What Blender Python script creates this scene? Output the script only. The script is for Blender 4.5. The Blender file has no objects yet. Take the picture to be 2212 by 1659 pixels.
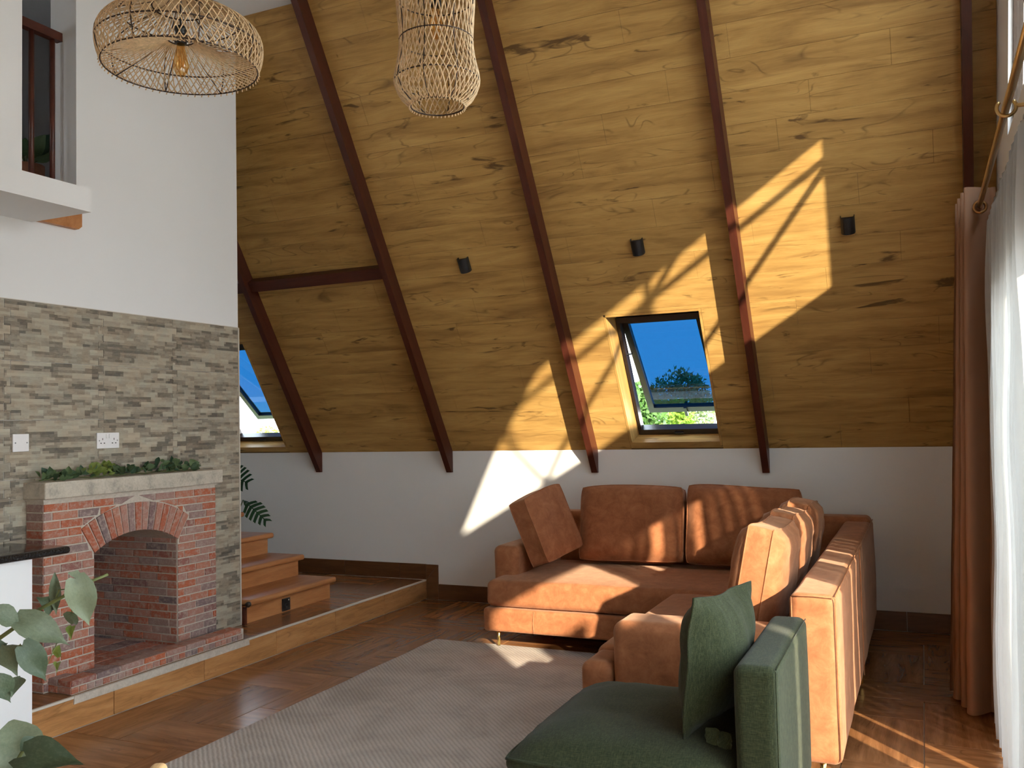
import bpy, bmesh, math, random
from mathutils import Vector, Matrix, noise
random.seed(7)
rnd = random.Random(11)
sc = bpy.context.scene
COL = sc.collection
PI = math.pi

# ------------------------------------------------------------------ camera
IMG_W, F_PX = 2212.0, 1952.8
CAM = Vector((0, 0, 1.42))
yaw, pitch, roll = (math.radians(a) for a in (24.377, 2.535, -1.300))
_f = Vector((-math.sin(yaw)*math.cos(pitch), math.cos(yaw)*math.cos(pitch), math.sin(pitch)))
_r = Vector((math.cos(yaw), math.sin(yaw), 0)); _u = _r.cross(_f)
_R = _r*math.cos(roll) + _u*math.sin(roll); _U = -_r*math.sin(roll) + _u*math.cos(roll)
cd = bpy.data.cameras.new('camera'); cam = bpy.data.objects.new('camera', cd); COL.objects.link(cam)
cam.matrix_world = Matrix(((_R.x, _U.x, -_f.x, CAM.x), (_R.y, _U.y, -_f.y, CAM.y), (_R.z, _U.z, -_f.z, CAM.z), (0, 0, 0, 1)))
cd.sensor_fit = 'HORIZONTAL'; cd.sensor_width = 36.0; cd.lens = F_PX/IMG_W*36.0; cd.clip_start = 0.03; cd.clip_end = 500
sc.camera = cam

# ------------------------------------------------------------------ world, sun, exposure
SKY_STRENGTH, SUN_STRENGTH = 9.5, 13.5
w = bpy.data.worlds.new('sky'); sc.world = w; w.use_nodes = True
nt = w.node_tree; nt.nodes.clear()
wo = nt.nodes.new('ShaderNodeOutputWorld'); bg = nt.nodes.new('ShaderNodeBackground')
tc = nt.nodes.new('ShaderNodeTexCoord'); sx = nt.nodes.new('ShaderNodeSeparateXYZ'); cr = nt.nodes.new('ShaderNodeValToRGB')
nt.links.new(tc.outputs['Generated'], sx.inputs[0]); nt.links.new(sx.outputs['Z'], cr.inputs[0])
nt.links.new(cr.outputs[0], bg.inputs['Color']); nt.links.new(bg.outputs[0], wo.inputs[0])
cr.color_ramp.elements[0].position = 0.0; cr.color_ramp.elements[0].color = (0.92, 0.965, 1.0, 1)
cr.color_ramp.elements[1].position = 0.5; cr.color_ramp.elements[1].color = (0.70, 0.85, 1.0, 1)
bg.inputs['Strength'].default_value = SKY_STRENGTH
SUN = Vector((-.874, 1.0, -.50)).normalized()
sd = bpy.data.lights.new('sun', 'SUN'); sd.energy = SUN_STRENGTH; sd.angle = math.radians(0.75); sd.color = (1.0, 0.87, 0.68)
so = bpy.data.objects.new('sun', sd); COL.objects.link(so)
so.rotation_euler = SUN.to_track_quat('-Z', 'Y').to_euler(); so.location = (4, -4, 6)
vs = sc.view_settings; vs.view_transform = 'Standard'; vs.look = 'None'; vs.gamma = 1.0; vs.exposure = 0.28; vs.use_curve_mapping = False
try:
    sc.cycles.use_denoising = True
    sc.cycles.use_adaptive_sampling = True; sc.cycles.adaptive_threshold = 0.08; sc.cycles.adaptive_min_samples = 16
    sc.cycles.max_bounces = 6; sc.cycles.diffuse_bounces = 4; sc.cycles.glossy_bounces = 3
    sc.cycles.transparent_max_bounces = 10; sc.cycles.sample_clamp_indirect = 8.0
    sc.cycles.caustics_reflective = False; sc.cycles.caustics_refractive = False
except Exception:
    pass

# ------------------------------------------------------------------ key dimensions
YK, ZK, TH = 6.53, 1.21, math.radians(58)
CT, ST = math.cos(TH), math.sin(TH)
XG = 0.42            # inner face of the gable with the windows
XS = -3.77           # face of the raised platform
XW = -4.08           # face of the stone wall
ZP = 0.158           # platform height
ZC = 4.18            # flat ceiling
XE = -6.5            # far end of the stair hall
YN = -0.5            # near wall behind the camera
def ys(z): return YK-(z-ZK)/math.tan(TH)
def yn(z): return YN if z <= ZK else YN+(z-ZK)/math.tan(TH)

# ------------------------------------------------------------------ object helpers
WM = {}
def link(name, me, parent=None, M=None):
    o = bpy.data.objects.new(name, me); COL.objects.link(o)
    place(o, parent, M)
    return o
def place(o, parent=None, M=None):
    M = M.copy() if M is not None else Matrix.Identity(4)
    WM[o.name] = M
    if parent is not None:
        o.parent = parent; o.matrix_local = WM[parent.name].inverted() @ M
    else:
        o.matrix_local = M
def tag(o, label=None, cat=None, group=None, kind=None):
    if label: o['label'] = label
    if cat: o['category'] = cat
    if group: o['group'] = group
    if kind: o['kind'] = kind
    return o
def thing(name, loc, label, cat, group=None):
    o = bpy.data.objects.new(name, None); COL.objects.link(o); o.empty_display_size = .05
    place(o, None, Matrix.Translation(loc)); tag(o, label, cat, group)
    return o
def frame(o, U, V, N):
    return Matrix(((U[0], V[0], N[0], o[0]), (U[1], V[1], N[1], o[1]), (U[2], V[2], N[2], o[2]), (0, 0, 0, 1)))
class MB:
    def __init__(s): s.v, s.f, s.sm = [], [], []
    def add(s, vs, fs, smooth=False):
        b = len(s.v); s.v += [tuple(v) for v in vs]; s.f += [tuple(b+i for i in f) for f in fs]; s.sm += [smooth]*len(fs)
    def box(s, a, b):
        (x0, y0, z0), (x1, y1, z1) = a, b
        s.add([(x0,y0,z0),(x1,y0,z0),(x1,y1,z0),(x0,y1,z0),(x0,y0,z1),(x1,y0,z1),(x1,y1,z1),(x0,y1,z1)],
              [(3,2,1,0),(4,5,6,7),(0,1,5,4),(1,2,6,5),(2,3,7,6),(3,0,4,7)])
        return s
    def prism(s, poly, d0, d1, axis='x'):
        n = len(poly)
        def P(p, d): return {'x': (d, p[0], p[1]), 'y': (p[0], d, p[1]), 'z': (p[0], p[1], d)}[axis]
        s.add([P(p, d0) for p in poly]+[P(p, d1) for p in poly],
              [tuple(range(n))[::-1], tuple(range(n, 2*n))]+[(i, (i+1) % n, n+(i+1) % n, n+i) for i in range(n)])
        return s
    def tube(s, pts, r, seg=8, cap=True, closed=False):
        pts = [Vector(p) for p in pts]; n = len(pts)
        rs = r if isinstance(r, (list, tuple)) else [r]*n
        vs, fs = [], []
        up = Vector((0, 0, 1)); prev = None
        for i in range(n):
            if closed: t = pts[(i+1) % n]-pts[i-1]
            else: t = pts[min(i+1, n-1)]-pts[max(i-1, 0)]
            t = t.normalized() if t.length > 1e-9 else Vector((0, 0, 1))
            if prev is None:
                a = t.cross(up) if abs(t.z) < .95 else t.cross(Vector((1, 0, 0)))
            else:
                a = prev-t*prev.dot(t)
            a.normalize(); prev = a; b = t.cross(a)
            for k in range(seg):
                an = 2*PI*k/seg; vs.append(pts[i]+(a*math.cos(an)+b*math.sin(an))*rs[i])
        m = n if closed else n-1
        for i in range(m):
            j = (i+1) % n
            for k in range(seg):
                k2 = (k+1) % seg; fs.append((i*seg+k, i*seg+k2, j*seg+k2, j*seg+k))
        if cap and not closed:
            fs.append(tuple(range(seg))[::-1]); fs.append(tuple((n-1)*seg+k for k in range(seg)))
        s.add(vs, fs, True); return s
    def lathe(s, prof, c=(0, 0, 0), seg=24, caps=True):
        vs, fs = [], []; n = len(prof)
        for (r, z) in prof:
            for k in range(seg):
                a = 2*PI*k/seg; vs.append((c[0]+r*math.cos(a), c[1]+r*math.sin(a), c[2]+z))
        for i in range(n-1):
            for k in range(seg):
                k2 = (k+1) % seg; fs.append((i*seg+k, i*seg+k2, (i+1)*seg+k2, (i+1)*seg+k))
        if caps: fs.append(tuple(range(seg))[::-1]); fs.append(tuple((n-1)*seg+k for k in range(seg)))
        s.add(vs, fs, True); return s
    def grid(s, fn, nu, nv, wrap=False):
        vs = [fn(i/nu, j/nv) for j in range(nv+1) for i in range(nu+1)]
        fs = [(j*(nu+1)+i, j*(nu+1)+i+1, (j+1)*(nu+1)+i+1, (j+1)*(nu+1)+i) for j in range(nv) for i in range(nu)]
        s.add(vs, fs, True); return s
    def mesh(s, name, mat):
        me = bpy.data.meshes.new(name); me.from_pydata(s.v, [], s.f); me.materials.append(mat)
        me.polygons.foreach_set('use_smooth', s.sm); me.update(); return me
    def build(s, name, mat, parent=None, M=None):
        return link(name, s.mesh(name, mat), parent, M)
def inset(poly, c):
    n = len(poly); out = []
    for i in range(n):
        p0, p1, p2 = Vector(poly[i-1]), Vector(poly[i]), Vector(poly[(i+1) % n])
        e1 = (p1-p0).normalized(); e2 = (p2-p1).normalized()
        n1 = Vector((-e1.y, e1.x)); n2 = Vector((-e2.y, e2.x)); m = n1+n2
        k = 1+n1.dot(n2)
        out.append(tuple(p1+m*(c/k)) if k > .2 else tuple(p1+n1*c))
    return out
def slab_mesh(name, poly, t, c, mat, jit=0.0, seed=0):
    """a flat piece with chamfered face edges: ccw polygon in xy, thickness t in +z"""
    n = len(poly); rr = random.Random(seed)
    ins = inset(poly, c)
    if jit: ins = [(x+rr.uniform(-jit, jit), y+rr.uniform(-jit, jit)) for x, y in ins]
    vs = [(x, y, 0) for x, y in poly]+[(x, y, t-c) for x, y in poly]+[(x, y, t+(rr.uniform(-jit, jit)*.5 if jit else 0)) for x, y in ins]
    fs = [(a+i, a+(i+1) % n, a+n+(i+1) % n, a+n+i) for a in (0, n) for i in range(n)]+[tuple(range(2*n, 3*n))]
    me = bpy.data.meshes.new(name); me.from_pydata(vs, [], fs); me.materials.append(mat); me.update(); return me
_cache = {}
def piece(name, u0, u1, v0, v1, t, c, mat, parent, O, U, V, N, jit=0.0, var=0):
    """rectangular piece on the plane O,U,V whose back lies on the plane and face stands t proud; alike pieces share a mesh"""
    wu, wv = round(u1-u0, 3), round(v1-v0, 3)
    key = (name, wu, wv, round(t, 4), mat.name, var)
    if key not in _cache:
        a, b = wu/2, wv/2
        _cache[key] = slab_mesh(name, [(-a, -b), (a, -b), (a, b), (-a, b)], t, c, mat, jit, var)
    o = Vector(O)+Vector(U)*((u0+u1)/2)+Vector(V)*((v0+v1)/2)
    return link(name, _cache[key], parent, frame(o, U, V, N))
def subtract(rects, hole):
    out = []; a, b, c, d = hole
    for (u0, u1, v0, v1) in rects:
        if b <= u0 or a >= u1 or d <= v0 or c >= v1: out.append((u0, u1, v0, v1)); continue
        if c > v0: out.append((u0, u1, v0, c))
        if d < v1: out.append((u0, u1, d, v1))
        m0, m1 = max(v0, c), min(v1, d)
        if a > u0: out.append((u0, a, m0, m1))
        if b < u1: out.append((b, u1, m0, m1))
    return out
def rbox(sx, sy, sz, r, seg=3, mid=6, deform=None):
    """rounded box centred at the origin, as an MB"""
    h = (sx/2, sy/2, sz/2)
    def ax(k):
        a = h[k]; rr = min(r, a*.98)
        e = [rr*(1-math.cos(PI/2*i/seg)) for i in range(seg+1)] if False else [rr*i/seg for i in range(seg+1)]
        lo = [-a+x for x in e]; hi = [a-x for x in e[::-1]]
        L = hi[0]-lo[-1]; md = [lo[-1]+L*i/mid for i in range(1, mid)] if L > 1e-6 else []
        return lo+md+hi
    A = [ax(0), ax(1), ax(2)]; vid = {}; vs = []; fs = []
    def vert(p):
        k = tuple(round(x, 5) for x in p)
        if k not in vid:
            q = Vector([max(-(h[i]-min(r, h[i]*.98)), min(h[i]-min(r, h[i]*.98), p[i])) for i in range(3)])
            d = Vector(p)-q; m = max(abs(d.x), abs(d.y), abs(d.z))
            if d.length > 1e-9:
                # cube-to-sphere so the rounding is even
                e = d/r; x2, y2, z2 = e.x*e.x, e.y*e.y, e.z*e.z
                s_ = Vector((e.x*math.sqrt(max(0, 1-y2/2-z2/2+y2*z2/3)), e.y*math.sqrt(max(0, 1-x2/2-z2/2+x2*z2/3)), e.z*math.sqrt(max(0, 1-y2/2-x2/2+y2*x2/3))))
                d = s_*r
            w_ = q+d
            if deform: w_ = Vector(deform(w_))
            vid[k] = len(vs); vs.append(tuple(w_))
        return vid[k]
    for k in range(3):
        i, j = (k+1) % 3, (k+2) % 3
        for sgn in (-1, 1):
            for a in range(len(A[i])-1):
                for b in range(len(A[j])-1):
                    q = []
                    for (aa, bb) in ((a, b), (a+1, b), (a+1, b+1), (a, b+1)):
                        p = [0, 0, 0]; p[k] = sgn*h[k]; p[i] = A[i][aa]; p[j] = A[j][bb]; q.append(vert(p))
                    fs.append(tuple(q) if sgn > 0 else tuple(q[::-1]))
    m = MB(); m.add(vs, fs, True); return m

# ------------------------------------------------------------------ materials
MAT = {}
class NT:
    def __init__(s, name):
        s.m = bpy.data.materials.new(name); s.m.use_nodes = True; s.t = s.m.node_tree
        s.b = s.t.nodes['Principled BSDF']; s.out = s.t.nodes['Material Output']; MAT[name] = s.m
    def n(s, ty, **kw):
        nd = s.t.nodes.new('ShaderNode'+ty)
        for k, v in kw.items():
            if k in nd.inputs.keys(): nd.inputs[k].default_value = v
            else: setattr(nd, k, v)
        return nd
    def l(s, a, b): s.t.links.new(a, b)
    def coord(s, kind='Object', scale=(1, 1, 1), rand=0.0):
        c = s.n('TexCoord'); mp = s.n('Mapping'); mp.inputs['Scale'].default_value = scale
        s.l(c.outputs[kind], mp.inputs[0])
        if rand:
            oi = s.n('ObjectInfo'); mu = s.n('Math', operation='MULTIPLY'); mu.inputs[1].default_value = rand
            s.l(oi.outputs['Random'], mu.inputs[0]); s.l(mu.outputs[0], mp.inputs['Location'])
        return mp.outputs[0]
    def noise(s, vec, scale, detail=4, rough=.6, dist=0):
        nd = s.n('TexNoise'); nd.inputs['Scale'].default_value = scale; nd.inputs['Detail'].default_value = detail
        nd.inputs['Roughness'].default_value = rough; nd.inputs['Distortion'].default_value = dist
        s.l(vec, nd.inputs['Vector']); return nd.outputs['Fac']
    def ramp(s, fac, stops):
        r = s.n('ValToRGB'); e = r.color_ramp.elements
        while len(e) < len(stops): e.new(.5)
        for el, (p, c) in zip(e, stops): el.position = p; el.color = (*c, 1) if len(c) == 3 else c
        s.l(fac, r.inputs[0]); return r.outputs[0]
    def mix(s, fac, a, b, mode='MIX'):
        m = s.n('MixRGB', blend_type=mode)
        for i, x in ((0, fac), (1, a), (2, b)):
            if hasattr(x, 'links'): s.l(x, m.inputs[i])
            else: m.inputs[i].default_value = x if i == 0 else (*x, 1)
        return m.outputs[0]
    def bump(s, h, strength=.3, dist=.01):
        b = s.n('Bump'); b.inputs['Strength'].default_value = strength; b.inputs['Distance'].default_value = dist
        s.l(h, b.inputs['Height']); s.l(b.outputs[0], s.b.inputs['Normal'])
    def done(s, col=None, rough=.6, metal=0, spec=None):
        if col is not None:
            if hasattr(col, 'links'): s.l(col, s.b.inputs['Base Color'])
            else: s.b.inputs['Base Color'].default_value = (*col, 1)
        s.b.inputs['Roughness'].default_value = rough; s.b.inputs['Metallic'].default_value = metal
        if spec is not None: s.b.inputs['Specular IOR Level'].default_value = spec
        return s.m
def m_simple(name, col, rough=.5, metal=0, var=.0, scale=30, bump=0, spec=None):
    t = NT(name)
    c = t.coord()
    nz = t.noise(c, scale)
    k = 1-var
    colr = t.ramp(nz, [(.3, tuple(x*k for x in col)), (.7, tuple(min(1, x*(1+var)) for x in col))]) if var else col
    if bump: t.bump(nz, bump, .002)
    return t.done(colr, rough, metal, spec)
def m_wood(name, dark, mid, light, rough=.45, crack=0.0, crackcol=(.06, .03, .012), grain=(1.0, 9.0), rand=40, objvar=.25, spec=.4, bump=.05, rowwise=False):
    t = NT(name)
    if rowwise:      # grain runs on along the whole row; the row seed sits in the object colour
        g_ = t.n('NewGeometry'); s1 = t.n('SeparateXYZ'); t.l(g_.outputs['Position'], s1.inputs[0])
        tc_ = t.n('TexCoord'); s2 = t.n('SeparateXYZ'); t.l(tc_.outputs['Object'], s2.inputs[0])
        oi_ = t.n('ObjectInfo'); s3 = t.n('SeparateXYZ'); t.l(oi_.outputs['Color'], s3.inputs[0])
        ma = t.n('Math', operation='MULTIPLY_ADD'); ma.inputs[1].default_value = 40; t.l(s3.outputs[0], ma.inputs[0]); t.l(s1.outputs[0], ma.inputs[2])
        mb = t.n('Math', operation='MULTIPLY_ADD'); mb.inputs[1].default_value = 20; t.l(s3.outputs[1], mb.inputs[0]); t.l(s2.outputs[1], mb.inputs[2])
        cv = t.n('CombineXYZ'); t.l(ma.outputs[0], cv.inputs[0]); t.l(mb.outputs[0], cv.inputs[1]); t.l(s2.outputs[2], cv.inputs[2]); v = cv.outputs[0]
    else: v = t.coord('Object', (1, 1, 1), rand)
    mp = t.n('Mapping'); mp.inputs['Scale'].default_value = (grain[0], grain[1], grain[1]); t.l(v, mp.inputs[0])
    n1 = t.noise(mp.outputs[0], 2.2, 5, .62, .6)
    base = t.ramp(n1, [(.28, dark), (.5, mid), (.72, light)])
    mp2 = t.n('Mapping'); mp2.inputs['Scale'].default_value = (grain[0]*4, grain[1]*16, grain[1]*16); t.l(v, mp2.inputs[0])
    n2 = t.noise(mp2.outputs[0], 3, 3, .6)
    fine = t.ramp(n2, [(.3, (.72, .72, .72)), (.7, (1.12, 1.12, 1.12))])
    c = t.mix(.55, base, fine, 'MULTIPLY')
    if crack:
        mp3 = t.n('Mapping'); mp3.inputs['Scale'].default_value = (grain[0]*1.1, grain[1]*.75, grain[1]*.75); t.l(v, mp3.inputs[0])
        n3 = t.noise(mp3.outputs[0], 3.4, 5, .55, 1.3)
        mask = t.ramp(n3, [(.295, (1, 1, 1)), (.37, (0, 0, 0))])
        mk = t.n('Math', operation='MULTIPLY'); mk.inputs[1].default_value = crack; t.l(mask, mk.inputs[0])
        c = t.mix(mk.outputs[0], c, crackcol)
        # long thin contour lines like figured oak
        mp4 = t.n('Mapping'); mp4.inputs['Scale'].default_value = (grain[0]*.9, grain[1]*.45, grain[1]*.45); t.l(v, mp4.inputs[0])
        n4 = t.noise(mp4.outputs[0], 2.3, 2, .5, .8)
        ml = t.n('Math', operation='PINGPONG'); ml.inputs[1].default_value = .06; t.l(n4, ml.inputs[0])
        lm = t.ramp(ml.outputs[0], [(.0, (1, 1, 1)), (.012, (0, 0, 0))])
        n5 = t.noise(mp4.outputs[0], 3.1, 2, .5); gate = t.ramp(n5, [(.52, (0, 0, 0)), (.62, (.55, .55, .55))])
        g2 = t.mix(1, lm, gate, 'MULTIPLY')
        c = t.mix(g2, c, crackcol)
    if objvar:
        oi = t.n('ObjectInfo'); r = t.ramp(oi.outputs['Random'], [(0, (1-objvar,)*3), (1, (1+objvar*.6,)*3)])
        c = t.mix(1, c, r, 'MULTIPLY')
    if bump: t.bump(n2, bump, .001)
    return t.done(c, rough, 0, spec)

m_wood('laminate', (.300, .160, .050), (.480, .278, .085), (.600, .372, .125), rough=.42, crack=.85, grain=(.62, 5.2), objvar=0, spec=.3, crackcol=(.10, .052, .019), rowwise=True)
m_wood('floor_tile', (.170, .070, .026), (.285, .122, .046), (.380, .178, .072), rough=.24, grain=(.9, 8), objvar=.18, spec=.5, crack=.3, crackcol=(.13, .05, .02), bump=.02)
m_wood('riser_tile', (.300, .135, .048), (.480, .230, .085), (.580, .310, .130), rough=.3, grain=(1.2, 9), objvar=.15, crack=.5, crackcol=(.22, .09, .03))
m_wood('skirting', (.100, .038, .015), (.160, .066, .026), (.205, .090, .036), rough=.35, grain=(1.2, 9), objvar=.15)
m_wood('stair_wood', (.400, .150, .050), (.520, .215, .078), (.600, .275, .110), rough=.4, grain=(1.0, 6), objvar=.1)
m_wood('beam', (.055, .014, .008), (.085, .021, .011), (.105, .028, .015), rough=.38, grain=(1, 6), objvar=.05, bump=0)
m_wood('oak_table', (.62, .36, .16), (.75, .47, .22), (.80, .54, .28), rough=.5, grain=(1.5, 8))
def m_plaster(name, col, b=.08):
    t = NT(name); c = t.coord(); n1 = t.noise(c, 1.3, 3); n2 = t.noise(c, 60, 3)
    colr = t.ramp(n1, [(.3, tuple(x*.965 for x in col)), (.7, col)]); t.bump(n2, b, .002); return t.done(colr, .85, 0, .2)
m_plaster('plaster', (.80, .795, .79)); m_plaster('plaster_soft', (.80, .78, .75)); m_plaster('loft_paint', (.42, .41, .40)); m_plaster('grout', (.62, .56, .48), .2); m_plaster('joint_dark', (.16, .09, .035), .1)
m_plaster('outside_render', (.70, .69, .66))
def m_brick():
    t = NT('brick'); oi = t.n('ObjectInfo')
    base = t.ramp(oi.outputs['Random'], [(0, (.46, .135, .065)), (.2, (.39, .120, .070)), (.36, (.45, .185, .120)), (.52, (.40, .20, .155)), (.68, (.35, .225, .195)), (.82, (.26, .175, .165)), (.92, (.17, .125, .13)), (1, (.42, .115, .058))])
    base.node.color_ramp.interpolation = 'CONSTANT' if False else 'LINEAR'
    c = t.coord('Object', (1, 1, 1), 30); n1 = t.noise(c, 38, 5, .7); n2 = t.noise(c, 150, 4, .7)
    sm = t.ramp(n1, [(.46, (0, 0, 0)), (.70, (.8, .8, .8))])
    col = t.mix(sm, base, (.47, .37, .31))
    dk = t.ramp(n2, [(.3, (.72, .72, .72)), (.6, (1.08, 1.08, 1.08))]); col = t.mix(.7, col, dk, 'MULTIPLY')
    t.bump(n2, .5, .003); t.done(col, .9, 0, .15)
m_brick()
def m_mortar():
    t = NT('mortar'); c = t.coord(); n = t.noise(c, 45, 5, .7); t.bump(n, .6, .004)
    t.done(t.ramp(n, [(.3, (.44, .385, .32)), (.7, (.60, .53, .45))]), .95, 0, .1)
m_mortar()
def m_concrete():
    t = NT('concrete'); c = t.coord(); n = t.noise(c, 9, 6, .7); n2 = t.noise(c, 90, 4, .7)
    col = t.ramp(n, [(.32, (.30, .275, .235)), (.48, (.50, .445, .365)), (.7, (.60, .54, .45))])
    dk = t.ramp(n2, [(.3, (.75, .75, .75)), (.55, (1.05, 1.05, 1.05))]); t.bump(n2, .4, .003)
    t.done(t.mix(.6, col, dk, 'MULTIPLY'), .9, 0, .15)
m_concrete()
def m_stone():
    # printed ledger-stone face: thin courses of random length, each strip with its own tone
    t = NT('ledger_stone'); c = t.coord('Object', (1, 1, 1), 17)
    def strips(bw, rh, off, sq):
        b = t.n('TexBrick'); b.offset = off; b.squash = sq; b.squash_frequency = 3; b.offset_frequency = 2
        b.inputs['Color1'].default_value = (0, 0, 0, 1); b.inputs['Color2'].default_value = (1, 1, 1, 1); b.inputs['Mortar'].default_value = (.5, .5, .5, 1)
        b.inputs['Scale'].default_value = 1; b.inputs['Mortar Size'].default_value = 0.0; b.inputs['Brick Width'].default_value = bw; b.inputs['Row Height'].default_value = rh
        t.l(c, b.inputs['Vector']); return b.outputs['Color']
    s1 = strips(.125, .0281, .37, 1.9); s2 = strips(.083, .01405, .61, .6)
    mp = t.n('Mapping'); mp.inputs['Scale'].default_value = (11, 44, 11); t.l(c, mp.inputs[0]); n = t.noise(mp.outputs[0], 1.7, 8, .78, 1.6)
    f = t.mix(.38, s1, s2); f = t.mix(.44, f, n)
    col = t.ramp(f, [(.18, (.095, .083, .072)), (.33, (.175, .148, .120)), (.46, (.305, .258, .205)), (.60, (.405, .350, .278)), (.85, (.51, .45, .365))])
    n2 = t.noise(c, 14, 2); tint = t.ramp(n2, [(.35, (1.0, .95, .86)), (.65, (.92, 1.0, 1.0))]); col = t.mix(.7, col, tint, 'MULTIPLY')
    t.bump(f, .35, .004); t.done(col, .55, 0, .3)
m_stone()
def m_suede():
    t = NT('suede'); c = t.coord(); n = t.noise(c, 13, 6, .72, .4); n2 = t.noise(c, 260, 3, .6)
    col = t.ramp(n, [(.3, (.225, .077, .029)), (.5, (.315, .114, .046)), (.7, (.405, .160, .070))]); t.bump(n2, .25, .001)
    t.done(col, .75, 0, .2); t.b.inputs['Sheen Weight'].default_value = .25; t.b.inputs['Sheen Roughness'].default_value = .5; t.b.inputs['Sheen Tint'].default_value = (1, .75, .55, 1)
m_suede()
def m_linen():
    t = NT('green_linen'); c = t.coord('Object', (1, 1, 1))
    a = t.n('Mapping'); a.inputs['Scale'].default_value = (18, 160, 160); t.l(c, a.inputs[0]); n1 = t.noise(a.outputs[0], 3, 3, .6)
    b = t.n('Mapping'); b.inputs['Scale'].default_value = (160, 18, 18); t.l(c, b.inputs[0]); n2 = t.noise(b.outputs[0], 3, 3, .6)
    f = t.mix(.5, n1, n2); col = t.ramp(f, [(.36, (.015, .019, .008)), (.5, (.029, .034, .0145)), (.64, (.053, .059, .026))]); t.bump(f, .35, .002)
    t.done(col, .9, 0, .15); t.b.inputs['Sheen Weight'].default_value = .08
m_linen()
def m_rug():
    t = NT('rug'); c = t.coord()
    wv = t.n('TexWave', wave_type='BANDS', bands_direction='DIAGONAL'); wv.inputs['Scale'].default_value = 22; wv.inputs['Distortion'].default_value = 1.5; wv.inputs['Detail'].default_value = 2; t.l(c, wv.inputs['Vector'])
    n = t.noise(c, 120, 3, .7); n3 = t.noise(c, 3.0, 4, .6, .8)
    f = t.mix(.5, wv.outputs['Fac'], n); t.bump(f, .7, .006)
    col = t.ramp(n3, [(.3, (.37, .318, .280)), (.55, (.47, .405, .357)), (.75, (.52, .45, .40))]); dk = t.ramp(f, [(.25, (.80, .80, .80)), (.6, (1.05, 1.05, 1.05))])
    t.done(t.mix(.8, col, dk, 'MULTIPLY'), .95, 0, .1)
m_rug()
m_simple('rattan', (.70, .50, .29), .6, var=.25, scale=60)
m_simple('dark_wire', (.05, .028, .018), .6, var=.2)
m_simple('brass', (.62, .43, .19), .28, 1, var=.06)
m_simple('gold_leg', (.85, .66, .25), .2, 1, var=.05)
m_simple('bronze_ring', (.46, .25, .10), .35, 1, var=.1)
m_simple('black_metal', (.012, .012, .013), .4, 0, var=.2)
m_simple('frame_dark', (.028, .018, .013), .35, 0, var=.2)
m_simple('white_plastic', (.82, .80, .80), .3, var=.01)
m_simple('slot_dark', (.03, .03, .03), .5, var=.1)
m_simple('screw', (.4, .4, .4), .35, 1, var=.1)
m_simple('black_plastic', (.015, .015, .016), .3, var=.1)
m_simple('counter_paint', (.86, .865, .87), .4, var=.01, scale=3)
m_simple('terracotta', (.42, .17, .09), .8, var=.15)
m_simple('stoneware', (.62, .58, .52), .5, var=.08)
m_simple('bark', (.17, .12, .08), .9, var=.3, scale=20, bump=.4)
m_simple('stem_green', (.10, .12, .035), .6, var=.2)
m_simple('grass', (.16, .24, .06), .95, var=.3, scale=2)
m_simple('porch_paving', (.42, .38, .33), .9, var=.15, scale=4)
def m_granite():
    t = NT('granite'); c = t.coord(); n = t.noise(c, 130, 4, .8); t.done(t.ramp(n, [(.45, (.008, .008, .009)), (.75, (.06, .06, .058))]), .12, 0, .6)
m_granite()
def m_leaf(name, a, b, trans=.25, rough=.5):
    t = NT(name); c = t.coord('Object', (1, 1, 1), 9); n = t.noise(c, 14, 4)
    oi = t.n('ObjectInfo'); f = t.mix(.5, n, oi.outputs['Random']); col = t.ramp(f, [(.25, a), (.75, b)])
    t.done(col, rough, 0, .35); tr = t.n('BsdfTranslucent'); t.l(col, tr.inputs[0]); mx = t.n('MixShader'); mx.inputs[0].default_value = trans
    t.l(t.b.outputs[0], mx.inputs[1]); t.l(tr.outputs[0], mx.inputs[2]); t.l(mx.outputs[0], t.out.inputs[0])
m_leaf('leaf_dusty', (.050, .075, .042), (.165, .195, .125)); m_leaf('leaf_garland', (.035, .080, .045), (.14, .20, .085)); m_leaf('leaf_lime', (.16, .22, .045), (.28, .34, .09)); m_leaf('leaf_dark', (.012, .045, .018), (.03, .085, .03))
m_leaf('tree_dark', (.035, .085, .020), (.12, .22, .05)); m_leaf('tree_bright', (.16, .26, .03), (.40, .50, .08)); m_leaf('tree_grey', (.09, .14, .06), (.26, .32, .14))
def m_cloth(name, col, trans, clear=0.0, bscale=300):
    t = NT(name); c = t.coord(); n = t.noise(c, bscale, 2); n0 = t.noise(c, 5, 4)
    colr = t.ramp(n0, [(.3, tuple(x*.93 for x in col)), (.7, col)]); t.bump(n, .15, .001); t.done(colr, .9, 0, .1)
    tr = t.n('BsdfTranslucent'); t.l(colr, tr.inputs[0]); mx = t.n('MixShader'); mx.inputs[0].default_value = trans
    t.l(t.b.outputs[0], mx.inputs[1]); t.l(tr.outputs[0], mx.inputs[2]); last = mx
    if clear:
        tp = t.n('BsdfTransparent'); m2 = t.n('MixShader'); m2.inputs[0].default_value = clear
        t.l(mx.outputs[0], m2.inputs[1]); t.l(tp.outputs[0], m2.inputs[2]); last = m2
    t.l(last.outputs[0], t.out.inputs[0])
m_cloth('sheer', (.52, .515, .50), .34, .08); m_cloth('brown_curtain', (.40, .225, .140), .10)
def m_glass(name, col, refl=.05):
    t = NT(name); tp = t.n('BsdfTransparent'); tp.inputs[0].default_value = (*col, 1); gl = t.n('BsdfGlossy'); gl.inputs['Roughness'].default_value = .02
    mx = t.n('MixShader'); mx.inputs[0].default_value = refl; t.l(tp.outputs[0], mx.inputs[1]); t.l(gl.outputs[0], mx.inputs[2]); t.l(mx.outputs[0], t.out.inputs[0])
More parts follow.
